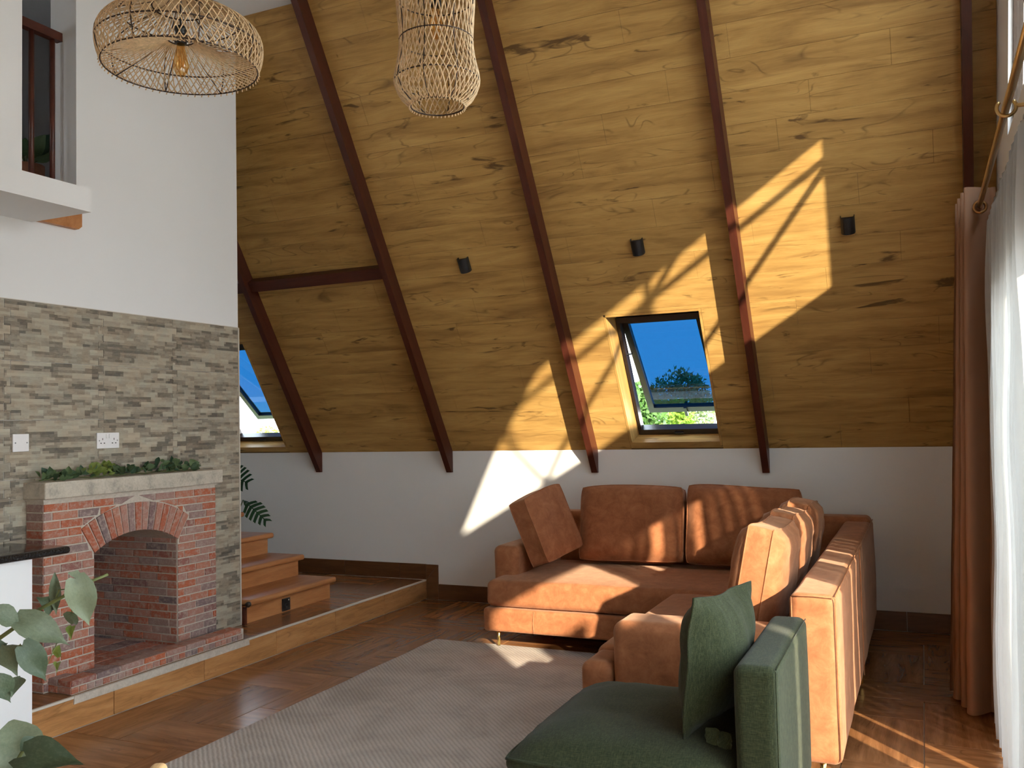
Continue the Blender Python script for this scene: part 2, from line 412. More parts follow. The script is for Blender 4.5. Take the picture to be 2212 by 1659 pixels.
m_glass('clear_glass', (.97, .98, .97), .03); m_glass('tinted_glass', (.050, .145, .240), .03); m_glass('bulb_glass', (1.0, .80, .48), .12)
def m_bulb():
    t = NT('filament'); t.done((.9, .5, .15), .4, 1)
m_bulb()

# ================================================================== STRUCTURE
X, Y, Z = Vector((1, 0, 0)), Vector((0, 1, 0)), Vector((0, 0, 1))
# slope frame: U along the room, V up the slope, NR into the room
SO = Vector((0, YK, ZK)); SV = Vector((0, -CT, ST)); NR = Vector((0, -ST, -CT))
def S(x, v, off=0): return SO+X*x+SV*v+NR*off
VTOP = (ZC-ZK)/ST
def vz(z): return (z-ZK)/ST
SKY = [(-1.99, -1.31, .012, vz(2.155)), (-5.83, -5.15, .012, vz(2.155))]

# floor with its herringbone tiles
fl = MB().box((XS-.06, YN, -.10), (XG+.2, YK+.1, -.008)).build('floor', MAT['grout']); tag(fl, kind='structure', label='brown wood-look herringbone tile floor')
T = .31; x0, y0 = XS, YK-.01; gap = .0022
def herring(parent, xa, xb, ya, yb, zt, mat, ph=0):
    nx = int((xb-xa)/T)+3; ny = int((yb-ya)/T)+3
    for i in range(-2, nx+1):
        for j in range(-2, ny+1):
            c = (i+j+ph) % 4
            cx, cy = x0+i*T, y0-(j+1)*T
            if c == 0: r = (cx, cx+2*T, cy, cy+T); horiz = True
            elif c == 2: r = (cx, cx+T, cy-T, cy+T); horiz = False
            else: continue
            r = (max(r[0], xa), min(r[1], xb), max(r[2], ya), min(r[3], yb))
            if r[1]-r[0] < .02 or r[3]-r[2] < .02: continue
            u0, u1, v0, v1 = r[0]+gap, r[1]-gap, r[2]+gap, r[3]-gap
            if horiz: piece('floor_tile', u0, u1, v0, v1, .008, .001, mat, parent, (0, 0, zt-.008), X, Y, Z)
            else: piece('floor_tile', v0, v1, -u1, -u0, .008, .001, mat, parent, (0, 0, zt-.008), Y, -X, Z)
herring(fl, XS, XG, YN, YK, 0.0, MAT['floor_tile'], 1)
# raised platform
pf = MB().box((XE, YN, -.05), (XS-.01, YK, ZP-.008)).build('floor_raised', MAT['grout']); tag(pf, kind='structure', label='raised tiled platform beneath the stairs and fireplace')
def plat():
    global x0, y0
    sx_, sy_ = x0, y0; x0, y0 = XS-4*T-.01, YK-.02
    herring(pf, XE, XS-.012, 2.7, YK, ZP, MAT['floor_tile'], 3); x0, y0 = sx_, sy_
plat()
yy = 6.52-.63*6
while yy < YK:
    a, b = max(yy, YN), min(yy+.63, YK)
    piece('riser_tile', a+.002, b-.002, .002, ZP-.012, .010, .0015, MAT['riser_tile'], pf, (XS-.01, 0, 0), Y, Z, X)
    yy += .63
MB().box((XS-.012, YN, ZP-.010), (XS+.002, YK, ZP+.001)).build('edge_strip', MAT['grout'], pf)

# far knee wall with skirting
kw = MB().box((XE, YK, -.1), (XG+.2, YK+.2, ZK)).build('wall_back', MAT['plaster_soft']); tag(kw, kind='structure', label='low white knee wall beneath the timber slope')
bb = MB().box((XE, YK-.004, 0), (XG, YK+.002, .11)).build('baseboard_back', MAT['grout']); tag(bb, kind='structure', label='dark brown tile skirting along the knee wall')
for a in (-3.655, -3.07, -2.45, -1.83, -1.21, -.76, -.147):
    b = {-.147: XG, -3.655: -3.07, -.76: -.147, -1.21: -.76}.get(a, a+.62)
    piece('skirting_tile', a+.0015, b-.0015, .002, .127, .012, .0015, MAT['skirting'], bb, (0, YK, 0), X, Z, -Y)
for a, b in ((-3.77, -4.02), (-4.02, -4.57), (-4.57, -5.19), (-5.19, -5.81), (-5.81, -6.43)):
    piece('skirting_tile', b+.0015, a-.0015, ZP+.002, .285, .012, .0015, MAT['skirting'], bb, (0, YK, 0), X, Z, -Y)
link('skirting_tile', slab_mesh('skirting_tile', [(-3.769, .160), (-3.657, .283), (-3.769, .283)], .012, .001, MAT['skirting']), bb, frame((0, YK, 0), X, Z, -Y))
link('skirting_tile', slab_mesh('skirting_tile', [(-3.766, .002), (-3.657, .002), (-3.657, .280), (-3.766, .158)], .012, .001, MAT['skirting']), bb, frame((0, YK, 0), X, Z, -Y))

# sloped timber wall
def slope_boxes(rects, t0, t1, mat, name, parent=None):
    m = MB()
    for (u0, u1, v0, v1) in rects:
        P = [S(u, v, o) for o in (t0, t1) for (u, v) in ((u0, v0), (u1, v0), (u1, v1), (u0, v1))]
        m.add(P, [(0, 3, 2, 1), (4, 5, 6, 7), (0, 1, 5, 4), (1, 2, 6, 5), (2, 3, 7, 6), (3, 0, 4, 7)])
    return m.build(name, mat, parent)
base = [(XE-.1, XG+.2, -.03, VTOP+.1)]
for h in SKY: base = subtract(base, h)
sl = slope_boxes(base, -.15, -.008, MAT['joint_dark'], 'wall_slope'); tag(sl, kind='structure', label='sloped oak-look plank wall under the roof')
rowh = .19; row = 0; v = 0.0
while v < VTOP-.005:
    off = [0, .43, .81, .22, .62, 1.02][row % 6]; a = XE-1.3+off; rowc = (rnd.random(), rnd.random())
    while a < XG:
        r = [(max(a, XE), min(a+1.215, XG), v, min(v+rowh, VTOP))]
        for h in SKY: r = subtract(r, (h[0]-.001, h[1]+.001, h[2]-.03, h[3]+.001))
        for (u0, u1, v0, v1) in r:
            if u1-u0 > .004 and v1-v0 > .004:
                po = piece('plank', u0+.0003, u1-.0003, v0+.0007, v1-.0007, .008, .0007, MAT['laminate'], sl, SO-NR*.008, X, SV, NR); po.color = (rowc[0], rowc[1], .5, 1)
        a += 1.215
    v += rowh; row += 1
# flat ceiling and the near side of the roof
ce = MB().box((XE, yn(ZC)-.2, ZC), (XG+.2, ys(ZC)+.2, ZC+.12)).build('ceiling', MAT['plaster']); tag(ce, kind='structure', label='flat white ceiling above the loft')
nw = MB().prism([(YN-.2, -.1), (YN, -.1), (YN, ZK), (YN-.2, ZK)], XE, XG+.2).build('wall_front', MAT['plaster']); tag(nw, kind='structure', label='low white wall on the near side')
def nsp(za, zb): return [(yn(za)-.2, za-.1 if za == ZK else za), (yn(za), za), (yn(zb), zb), (yn(zb)-.2, zb)]
ns = MB().prism(nsp(ZK, ZC), XE, -5.5).prism(nsp(ZK, 3.1), -5.5, -4.95).prism(nsp(3.6, ZC), -5.5, -4.95).prism(nsp(ZK, ZC), -4.95, XG+.2).build('wall_slope_front', MAT['laminate']); tag(ns, kind='structure', label='near sloped side of the roof')  # opening left in this unseen slope is added to light the loft
en = MB().box((XE-.15, YN-.2, -.1), (XE, YK+.2, ZC)).build('wall_end', MAT['plaster']); tag(en, kind='structure', label='white end wall of the stair hall')

# gable wall (right) and its openings
ZH = 1.985; ZW0, ZW1 = 2.74, 3.565
FR = [(4.86, ZW0), (4.36, ZW1)]; NRK = [(2.02, ZW0), (2.64, ZW1)]
g = MB()
g.prism([(4.45, -.1), (YK+.1, -.1), (YK+.1, ZK), (ys(ZH)+.06, ZH), (4.45, ZH)], XG, XG+.075)
g.prism([(YN, ZH), (ys(ZH)+.06, ZH), (ys(ZW0)+.06, ZW0), (yn(ZW0)-.06, ZW0), (yn(ZH)-.06, ZH)], XG, XG+.075)
g.prism([FR[0], (ys(ZW0)+.06, ZW0), (ys(ZW1)+.06, ZW1), FR[1]], XG, XG+.075)
g.prism([(yn(ZW0)-.06, ZW0), NRK[0], NRK[1], (yn(ZW1)-.06, ZW1)], XG, XG+.075)
g.prism([(yn(ZW1)-.06, ZW1), (ys(ZW1)+.06, ZW1), (ys(ZC)+.06, ZC), (yn(ZC)-.06, ZC)], XG, XG+.075)
gw = g.build('wall_right', MAT['plaster']); tag(gw, kind='structure', label='white gable wall behind the curtains')
def bar_yz(m, a, b, wdt, xa, xb):
    a, b = Vector(a), Vector(b); d = (b-a).normalized(); n = Vector((-d.y, d.x))*wdt/2
    m.prism([tuple(a-n), tuple(b-n), tuple(b+n), tuple(a+n)], xa, xb)
# upper gable window
gwx = (XG+.02, XG+.06)
w3 = tag(thing('window_3', (XG+.08, 3.4, ZW0), None, None), kind='structure'); w3['label'] = 'raked gable window above the curtain rod'
m = MB()
for a, b in ((FR[0], FR[1]), (FR[1], NRK[1]), (NRK[1], NRK[0]), (NRK[0], FR[0])): bar_yz(m, a, b, .028, *gwx)
m.build('window_frame', MAT['frame_dark'], w3)
for a, b in (((2.52, 3.43), (4.46, 3.43)), ((4.46, 3.41), (3.87, 2.75)), ((3.41, 3.56), (3.86, 2.75)), ((3.60, 3.56), (2.93, 2.75)), ((2.45, 3.40), (2.93, 2.75))):
    mm = MB(); bar_yz(mm, a, b, .030, XG+.025, XG+.05); mm.build('glazing_bar', MAT['frame_dark'], w3)
MB().prism([(4.83, 2.76), (4.35, 3.55), (2.65, 3.55), (2.05, 2.76)], XG+.034, XG+.040).build('pane', MAT['clear_glass'], w3)
# glazed doors below
w4 = tag(thing('window_4', (XG+.08, 2.3, 0), None, None), kind='structure'); w4['label'] = 'tall glazed doors behind the sheer curtain'
posts = [YN+.03, .62, 1.735, 3.07, 4.42]  # nearest bays are unseen, glazed to let more daylight in
m = MB(); m.box((gwx[0], YN, ZH-.04), (gwx[1], 4.45, ZH+.01)); m.box((gwx[0], YN, -.008), (gwx[1], 4.45, .05)); m.build('door_frame', MAT['frame_dark'], w4)
for p in posts: MB().box((gwx[0], p-.03, .05), (gwx[1], p+.03, ZH-.04)).build('door_stile', MAT['frame_dark'], w4)
for a, b in zip(posts, posts[1:]): MB().box((XG+.034, a+.03, .05), (XG+.040, b-.03, ZH-.04)).build('pane', MAT['clear_glass'], w4)

# stone wall
FB = (3.40, 4.02, ZP, .92)      # firebox hole (y0,y1,z0,z1)
wl = MB()
for (a, b, c, d) in subtract(subtract([(YN, 4.66, -.05, ZC)], (FB[0], FB[1], FB[2]-.1, FB[3])), (2.2, 3.412, 2.60, ZC+1)):
    wl.box((XW-.20, a, c), (XW-.010 if d <= 2.1 else XW-.004, b, d))
wl.box((XE, 4.52, -.05), (XW-.20, 4.66, ZC))
wlo = wl.build('wall_left', MAT['plaster']); tag(wlo, kind='structure', label='white wall with ledger-stone tiling round the fireplace')
ZT = 2.092
MB().box((XW-.006, 4.655, ZP), (XW+.003, 4.664, ZT)).build('corner_bead', MAT['grout'], wlo)
MB().box((XW-.006, YN, ZT), (XW+.001, 4.66, ZT+.004)).build('top_bead', MAT['grout'], wlo)
tw, thh, nr_ = .545, .295, 7
def ztile(ya, yb, z0, z1, c, d_, ph, zl, zr):
    """interlocking tile outline: seven stepped courses between z0 and z1, cut to c..d_"""
    h = (z1-z0)/nr_; d = .034; L, R_ = [], []
    for k in range(nr_):
        a, b = max(z0+k*h, c), min(z0+(k+1)*h, d_)
        if b-a < 1e-4: continue
        s_ = d/2 if (k+ph) % 2 else -d/2
        for z_ in (a, b):
            L.append((ya+(s_ if zl else 0)+.0014, z_)); R_.append((yb+(s_ if zr else 0)-.0014, z_))
    out = []
    for p in R_+L[::-1]:
        if not out or (abs(p[0]-out[-1][0])+abs(p[1]-out[-1][1])) > 1e-5: out.append(p)
    return out
col_edges = [4.66, 4.103, 3.566, 3.01, 2.465, 1.92]
zed = [ZT, 1.790, 1.495, 1.20, .905, .61, .315, .02]
for ci in range(len(col_edges)-1):
    yb, ya = col_edges[ci], col_edges[ci+1]
    for zi in range(len(zed)-1):
        zb, za = zed[zi]-.0006, zed[zi+1]+.0006
        if za > FB[3] or yb < FB[0] or ya > FB[1]: rects = [(ya, yb, za, zb)]
        else:
            rects = subtract([(ya, yb, za, zb)], (3.14, 4.27, 0, 1.10))
        for (a, b, c, d) in rects:
            c = max(c, ZP)
            if b-a < .03 or d-c < .02: continue
            poly = ztile(a, min(b, 4.655), za, zb, c, d, zi, abs(a-ya) < .01, abs(b-yb) < .01 and ci > 0)
            cy, cz = (a+b)/2, (c+d)/2
            me = slab_mesh('stone_tile', [(p[0]-cy, p[1]-cz) for p in poly], .009, .0012, MAT['ledger_stone'])
            link('stone_tile', me, wlo, frame((XW-.009, cy, cz), Y, Z, X))

# loft over the kitchen
lf = MB().box((XW-.9, YN, 2.50), (-3.66, 3.145, 2.615)).build('loft_slab', MAT['plaster']); tag(lf, kind='structure', label='white edge of the loft floor slab')
lp = MB().box((XW, YN, 2.615), (-3.70, 2.80, ZC)).build('wall_loft', MAT['plaster']); tag(lp, kind='structure', label='white upstand wall standing on the loft slab')
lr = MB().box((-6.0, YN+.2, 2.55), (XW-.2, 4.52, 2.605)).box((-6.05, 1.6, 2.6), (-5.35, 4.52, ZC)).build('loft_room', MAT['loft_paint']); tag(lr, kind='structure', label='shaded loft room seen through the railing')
MB().prism([(2.6, 2.508), (3.40, 2.508), (3.42, 2.525), (3.42, 2.60), (2.6, 2.60)], XW-.01, XW+.03).build('timber_edge', MAT['stair_wood'], lf)
rl = thing('loft_railing', (XW-.15, 3.2, 2.605), 'dark red-brown loft railing seen above the white slab', 'railing')
RX = XW-.13
MB().box((RX-.022, 2.3, 3.555), (RX+.022, 3.475, 3.602)).build('handrail', MAT['beam'], rl)
MB().box((RX-.018, 3.445, 3.515), (RX+.018, 3.475, 3.56)).build('bracket', MAT['beam'], rl)
for y_ in (2.865, 2.99, 3.115, 3.24, 3.366): MB().tube([(RX, y_, 2.605), (RX, y_, 3.56)], .014, 8).build('baluster', MAT['beam'], rl)

# outside: added wall blocking sun from the nearer doors, paving, hillside
ww = MB().box((XG+.25, -1.75, -.2), (3.33, -1.55, 5.2)).build('wall_sun_block', MAT['outside_render']); tag(ww, kind='structure', label='added unseen outside wall that blocks sun from the nearer doors')
pv = MB().box((XG+.2, -3.0, -.2), (14, 9, -.06)).build('ground_porch', MAT['porch_paving']); tag(pv, kind='structure', label='paved porch outside the gable')
hm = MB(); hm.add([(-40, 6.75, -.5), (40, 6.75, -.5), (60, 70, -22), (-60, 70, -22)], [(0, 1, 2, 3)]); ho = hm.build('ground_hillside', MAT['grass']); tag(ho, kind='structure', label='grassy hillside falling away outside')

# ================================================================== SKYLIGHTS
def skylight(idx, hole, phi_deg, label):
    u0, u1, v0, v1 = hole
    root = tag(thing('window_%d' % idx, S((u0+u1)/2, v0), None, None), kind='structure'); root['label'] = label
    def sb(a, b, c, d, o0, o1, name, mat, par=root):
        P = [S(u, v_, o) for o in (o0, o1) for (u, v_) in ((a, c), (b, c), (b, d), (a, d))]
        m_ = MB(); m_.add(P, [(0, 1, 2, 3), (4, 7, 6, 5), (0, 4, 5, 1), (1, 5, 6, 2), (2, 6, 7, 3), (3, 7, 4, 0)])
        # local frame on the slope so the grain follows
        M = frame(S((a+b)/2, (c+d)/2, (o0+o1)/2), X, SV, NR); inv = M.inverted(); m_.v = [tuple(inv @ Vector(q)) for q in m_.v]
        return m_.build(name, mat, par, M)
    t = .016
    sb(u1-t, u1, v0, v1, .001, -.15, 'reveal_board', MAT['laminate'])
    tb_ = MB(); tb_.add([S(u, v_, o) for u in (u0+t, u1-t) for (v_, o) in ((v1, .001), (v1-t, .001), (v1-.085, -.15), (v1, -.15))], [(0, 1, 2, 3), (7, 6, 5, 4), (0, 4, 5, 1), (1, 5, 6, 2), (2, 6, 7, 3), (3, 7, 4, 0)])
    M_ = frame(S((u0+u1)/2, v1-.03, -.07), X, SV, NR); iv = M_.inverted(); tb_.v = [tuple(iv @ Vector(q)) for q in tb_.v]; tb_.build('reveal_board', MAT['laminate'], root, M_)
    tl_ = MB(); tl_.add([S(u, v_, o) for v_ in (v0, v1-t) for (u, o) in ((u0, .001), (u0+t, .001), (u0+.055, -.15), (u0, -.15))], [(3, 2, 1, 0), (4, 5, 6, 7), (1, 5, 4, 0), (2, 6, 5, 1), (3, 7, 6, 2), (0, 4, 7, 3)])
    M_ = frame(S(u0+.02, (v0+v1)/2, -.07), SV, -X, NR); iv = M_.inverted(); tl_.v = [tuple(iv @ Vector(q)) for q in tl_.v]; tl_.build('reveal_board', MAT['laminate'], root, M_)
    sb(u0+t, u1-t, v0, v0+t+.035, .002, -.15, 'reveal_board', MAT['laminate'])
    a, b, c, d = u0+.05, u1-t, v0+t+.035, v1-.075
    fw = .045
    for r in ((a, a+fw*.5, c, d), (b-fw*.5, b, c, d), (a, b, c, c+fw), (a, b, d-fw*.9, d)): sb(*r, -.10, -.17, 'window_frame', MAT['frame_dark'])
    sb((a+b)/2-.035, (a+b)/2+.03, c+.008, c+.024, -.085, -.10, 'latch_keeper', MAT['black_metal'])
    # top-hung sash swung outward
    ph = math.radians(phi_deg); hinge = S(0, d-.03, -.155); dn = (-SV)*math.cos(ph)-NR*math.sin(ph); nn = NR*math.cos(ph)-SV*math.sin(ph)
    L = (d-c)-.03; sa, sb_ = a+.02, b-.02
    def sash(ua, ub, la, lb, o0, o1, name, mat, par):
        def Q(u, l, o): return hinge+X*u+dn*l+nn*o
        P = [Q(u, l, o) for o in (o0, o1) for (u, l) in ((ua, la), (ub, la), (ub, lb), (ua, lb))]
        m_ = MB(); m_.add(P, [(0, 3, 2, 1), (4, 5, 6, 7), (0, 1, 5, 4), (1, 2, 6, 5), (2, 3, 7, 6), (3, 0, 4, 7)])
        return m_.build(name, mat, par)
    sr = sash(sa, sb_, L-.05, L, -.035, .010, 'sash_rail', MAT['black_metal'], root)
    sash(sa, sb_, 0, .045, -.035, .010, 'sash_rail', MAT['black_metal'], root)
    for q in ((sa, sa+.045), (sb_-.045, sb_)): sash(*q, .045, L-.05, -.035, .010, 'sash_stile', MAT['black_metal'], root)
    sash(sa+.04, sb_-.04, .04, L-.045, -.016, -.010, 'pane', MAT['tinted_glass'], root)
    sash((sa+sb_)/2-.01, (sa+sb_)/2+.012, L-.055, L+.03, .010, .028, 'handle', MAT['black_metal'], sr)
    for u in (sa+.005, sb_-.013):
        m_ = MB(); m_.tube([S(u, d-.30, -.12), hinge+X*u+dn*(.34)], .006, 6); m_.build('stay', MAT['black_metal'], root)
    return root
skylight(1, SKY[0], 14, 'top-hung skylight propped open above the sofa')
skylight(2, SKY[1], 17, 'skylight half hidden behind the stone wall')

# ================================================================== RAFTERS AND TIE BEAM
labels = {-4.797: 'red-brown rafter nearest the stone wall, crossed by the short tie beam', -3.504: 'red-brown rafter at the right end of the short tie beam', -2.255: 'red-brown rafter left of the open skylight', -.99: 'red-brown rafter right of the open skylight', .302: 'dark rafter above the brown curtain'}
for xr in (-4.797, -3.504, -2.255, -.99, .302):
    wd, dp = .048, .112
    tip = Vector((0, YK-.002, ZK-.17))
    v_bot = -.208*ST*0
    # side profile in (v, off): plumb cut against the knee wall
    prof = [(S(0, 0, 0).y, S(0, 0, 0).z), (S(0, VTOP, 0).y, ZC), (S(0, VTOP+.0, dp).y, S(0, VTOP, dp).z)]
    # inner lower edge meets z = tip height
    l_in = S(0, 0, dp); dz = (l_in.z-(ZK-.172))/ST; p_in = l_in-SV*dz
    prof = [(YK-.001, ZK), (ys(ZC), ZC), (ys(ZC)-dp/ST, ZC), (p_in.y, p_in.z), (YK-.001, ZK-.172)]
    ln = VTOP
    m = MB().prism(prof, xr-wd, xr)
    c = S(xr-wd/2, VTOP/2, dp/2); M = frame(c, SV, X, SV.cross(X)); inv = M.inverted(); m.v = [tuple(inv @ Vector(q)) for q in m.v]
    o = m.build('roof_rafter', MAT['beam'], None, M); tag(o, labels[xr], 'rafter', 'rafters on the timber slope')
def slope_beam(xa, xb, za, zb, dp):
    m = MB(); va, vb = vz(za), vz(zb); P = [S(u, v_, o) for o in (0.0, dp) for (u, v_) in ((xa, va), (xb, va), (xb, vb), (xa, vb))]
    m.add(P, [(0, 3, 2, 1), (4, 5, 6, 7), (0, 1, 5, 4), (1, 2, 6, 5), (2, 3, 7, 6), (3, 0, 4, 7)]); return m
tb = slope_beam(-4.796, -3.553, 2.545, 2.618, .075).build('tie_beam', MAT['beam']); tag(tb, 'short horizontal beam joining two rafters near the stone wall', 'beam', 'tie beams on the slope')
tb = slope_beam(-6.2, -4.846, 2.545, 2.618, .075).build('tie_beam', MAT['beam']); tag(tb, 'stub of horizontal beam running behind the stone wall', 'beam', 'tie beams on the slope')

# ================================================================== WALL SCONCES
for xc, lb in ((-2.921, 'black half-round wall sconce furthest left on the slope'), (-1.650, 'black half-round wall sconce above the skylight'), (-.361, 'black half-round wall sconce nearest the curtain')):
    vc = vz(2.565); c = S(xc, vc, 0); M = frame(c, X, SV, NR)
    t = thing('wall_sconce', c, lb, 'sconce', 'wall sconces on the slope')
    r, hh = .040, .052; n = 14
    outer = [(-r*math.cos(PI*k/n), .018+r*.95*math.sin(PI*k/n)) for k in range(n+1)]
    prof = [(-r, 0)]+outer+[(r, 0)]; inn = [(x*.90, max(.0, z*.93)) for x, z in prof]
    m = MB(); k = len(prof)
    vs = [(x, s_*hh, z) for s_ in (-1, 1) for x, z in prof]+[(x, s_*hh, z) for s_ in (-1, 1) for x, z in inn]
    fs = []
    for i in range(k-1):
        fs += [(i, i+1, k+i+1, k+i), (2*k+i+1, 2*k+i, 3*k+i, 3*k+i+1), (i+1, i, 2*k+i, 2*k+i+1), (k+i, k+i+1, 3*k+i+1, 3*k+i)]
    m.add(vs, fs, False); m.build('shade', MAT['black_metal'], t, M)
    MB().box((-.032, -.045, 0), (.032, .040, .012)).build('backplate', MAT['black_metal'], t, M)
    MB().box((-.03, -.012, .012), (.03, .012, .03)).build('lamp_holder', MAT['screw'], t, M)

# ================================================================== FIREPLACE
XF = -3.952
FY0, FY1 = 3.11, 4.30
fp = thing('fireplace', (XF, 3.70, ZP), 'red brick fireplace with arched opening and concrete mantel', 'fireplace')
cyA, czA, RA, RO = 3.70, .343, .537, .703; thA = math.asin(.29/RA)
def arch_pts(R, n, a0=-thA, a1=thA): return [(cyA+R*math.sin(a0+(a1-a0)*i/n), czA+R*math.cos(a0+(a1-a0)*i/n)) for i in range(n+1)]
# mortar core: left pier, right pier, spandrel strips above the arch, side walls of the firebox
mc = MB(); xb_, xf_ = XW-.02, XF-.004
mc.prism([(FY0+.004, ZP), (3.41, ZP), (3.41, .797), (FY0+.004, .797)], xb_, xf_)
mc.prism([(3.99, ZP), (FY1-.004, ZP), (FY1-.004, .797), (3.99, .797)], xb_, xf_)
ap = arch_pts(RA+.004, 14)
for (a, b) in zip(ap, ap[1:]): mc.prism([a, b, (b[0], 1.095), (a[0], 1.095)], XW-.55, xf_)
mc.prism([(FY0+.004, .797), (ap[0][0], ap[0][1]), (ap[0][0], 1.095), (FY0+.004, 1.095)], xb_, xf_)
mc.prism([(ap[-1][0], ap[-1][1]), (FY1-.004, .797), (FY1-.004, 1.095), (ap[-1][0], 1.095)], xb_, xf_)
mc.box((-4.80, 3.9945, ZP+.001), (xf_-.012, 4.06, .99)); mc.box((-4.80, 3.34, ZP+.001), (xf_-.012, 3.4055, .99)); mc.box((-4.86, 3.34, ZP), (-4.794, 4.06, 1.0)); mc.box((-4.86, 3.34, .93), (XW-.3, 4.06, .96))
mc.build('mortar', MAT['mortar'], fp)
CH = .0437; Z0 = ZP+.006; bh = CH-.0075
def arch_left(z):    # y of the left outer boundary of the voussoirs at height z
    zi = czA+RA*math.cos(thA); zo = czA+RO*math.cos(thA)
    if z < zi: return None
    if z <= zo: return cyA-(z-czA)*math.tan(thA)
    d = RO*RO-(z-czA)**2
    return cyA-math.sqrt(d) if d > 0 else None
def add_brick(poly, O, U, V, N, t=.008, par=fp, name='brick'):
    cx = sum(p[0] for p in poly)/len(poly); cy = sum(p[1] for p in poly)/len(poly)
    me = slab_mesh(name, [(p[0]-cx, p[1]-cy) for p in poly], t, .002, MAT['brick'], .0012, rnd.randint(0, 9999))
    return link(name, me, par, frame(Vector(O)+Vector(U)*cx+Vector(V)*cy, U, V, N))
def course_edges(a, b, k, L=.142):
    off = [0, .5, .18, .68, .35][k % 5]*L; e = [a]; y = a+off if off > .03 else a+L
    while y < b-.03:
        e.append(y); y += L*rnd.uniform(.86, 1.1)
    e.append(b); return e
k = 0; z = Z0; O_f = (XF-.007, 0, 0)
while z+bh < 1.096:
    za, zb = z, z+bh; zm = (za+zb)/2
    low = zb < .80
    if low:
        e1, e2 = course_edges(FY0, 3.412, k), course_edges(3.988, FY1, k+2)
        pairs = list(zip(e1, e1[1:]))+list(zip(e2, e2[1:]))
    else:
        e = course_edges(FY0, FY1, k); pairs = list(zip(e, e[1:]))
    for a, b in pairs:
        a += .0035; b -= .0035
        spans = []
        if zb < .80:
            spans.append(([a, b], None))
        else:
            lo, hi = arch_left(za), arch_left(zb)
            if lo is None and za < .81: lo = 3.405
            if lo is None: spans.append(([a, b], None))
            else:
                if hi is None: hi = cyA-.001
                lo -= .006; hi -= .006
                spans.append(([a, b], 'L')) if a < cyA else None
                spans.append(([a, b], 'R')) if b > cyA else None
        for (s_, side) in spans:
            if side is None: poly = [(s_[0], za), (s_[1], za), (s_[1], zb), (s_[0], zb)]
            elif side == 'L':
                r0, r1 = min(s_[1], lo), min(s_[1], hi)
                if r1-s_[0] < .015 and r0-s_[0] < .015: continue
                poly = [(s_[0], za), (max(r0, s_[0]+.003), za), (max(r1, s_[0]+.004), zb), (s_[0], zb)]
            else:
                l0, l1 = max(s_[0], 2*cyA-lo), max(s_[0], 2*cyA-hi)
                if s_[1]-l1 < .015 and s_[1]-l0 < .015: continue
                poly = [(min(l0, s_[1]-.003), za), (s_[1], za), (s_[1], zb), (min(l1, s_[1]-.004), zb)]
            if max(p[0] for p in poly)-min(p[0] for p in poly) < .02: continue
            add_brick(poly, O_f, Y, Z, X)
    # left cheek of the breast, one header per course
    add_brick([(-XF+.004 if False else XW+.004, za), (XF-.004, za), (XF-.004, zb), (XW+.004, zb)], (0, FY0+.007, 0), X, Z, -Y, .007)
    z += CH; k += 1
# voussoirs
nv = 15
for i in range(nv):
    a0 = -thA+2*thA*i/nv+.007; a1 = -thA+2*thA*(i+1)/nv-.007
    R0, R1 = RA+.004, RO-.008
    poly = [(cyA+R0*math.sin(a0), czA+R0*math.cos(a0)), (cyA+R0*math.sin(a1), czA+R0*math.cos(a1)), (cyA+R1*math.sin(a1), czA+R1*math.cos(a1)), (cyA+R1*math.sin(a0), czA+R1*math.cos(a0))]
    add_brick(poly, O_f, Y, Z, X, .011)
# firebox side wall facing the room's near side
z = Z0; k = 2
while z+bh < .95:
    e = course_edges(-4.79, XF-.01, k, .148)
    for a, b in zip(e, e[1:]): add_brick([(a+.0035, z), (b-.0035, z), (b-.0035, z+bh), (a+.0035, z+bh)], (0, 3.994+.0, 0), X, Z, -Y, .007)
    z += CH; k += 1
# firebox floor
for i in range(6):
    for j in range(5):
        xa = -4.78+i*.138; ya = 3.41+j*.116
        add_brick([(xa+.003, ya+.003), (xa+.135, ya+.003), (xa+.135, ya+.113), (xa+.003, ya+.113)], (0, 0, ZP+.02), X, Y, Z, .012)
MB().box((-4.79, 3.40, ZP), (XF-.004, 4.0, ZP+.022)).build('hearth_bed', MAT['mortar'], fp)
# mantel
mm = rbox(.162, 1.235, .084, .006, 2, 10, lambda p: (p.x, p.y, p.z+(.004*noise.noise(p*14) if p.z < 0 else .002*noise.noise(p*9))))
mm.build('mantel', MAT['concrete'], fp, Matrix.Translation((-4.005, 3.715, 1.142)))
MB().prism([(3.105, 1.090), (4.30, 1.090), (4.30, 1.102), (3.75, 1.105), (3.105, 1.104)], XW, XF+.006).build('mortar_bed', MAT['mortar'], fp)
# hearth kerb: a row of standing headers under flat stretchers
hk = thing('hearth_kerb', (-3.84, 3.74, ZP), 'low red brick kerb round the hearth', 'kerb')
KX = -3.792; ktop = .226
MB().box((-3.885, 3.142, ZP+.0005), (KX-.006, 4.357, ktop-.006)).box((XW+.01, 3.142, ZP+.0005), (-3.886, 3.24, ktop-.0065)).build('mortar', MAT['mortar'], hk)
MB().prism([(3.128, .122), (4.372, .122), (4.368, .160), (3.132, .160)], XS-.001, KX+.009 if KX+.009 > XS else XS+.006).build('mortar_fillet', MAT['mortar'], hk)
def kbrick(poly, O, U, V, N, t): add_brick(poly, O, U, V, N, t, hk)
y = 3.136
while y < 4.34:
    b = min(y+.0465, 4.362); kbrick([(y+.0032, ZP+.005), (b-.0032, ZP+.005), (b-.0032, .191), (y+.0032, .191)], (KX-.007, 0, 0), Y, Z, X, .007); y = b
e = [3.136]
while e[-1] < 4.30: e.append(min(e[-1]+.150, 4.362))
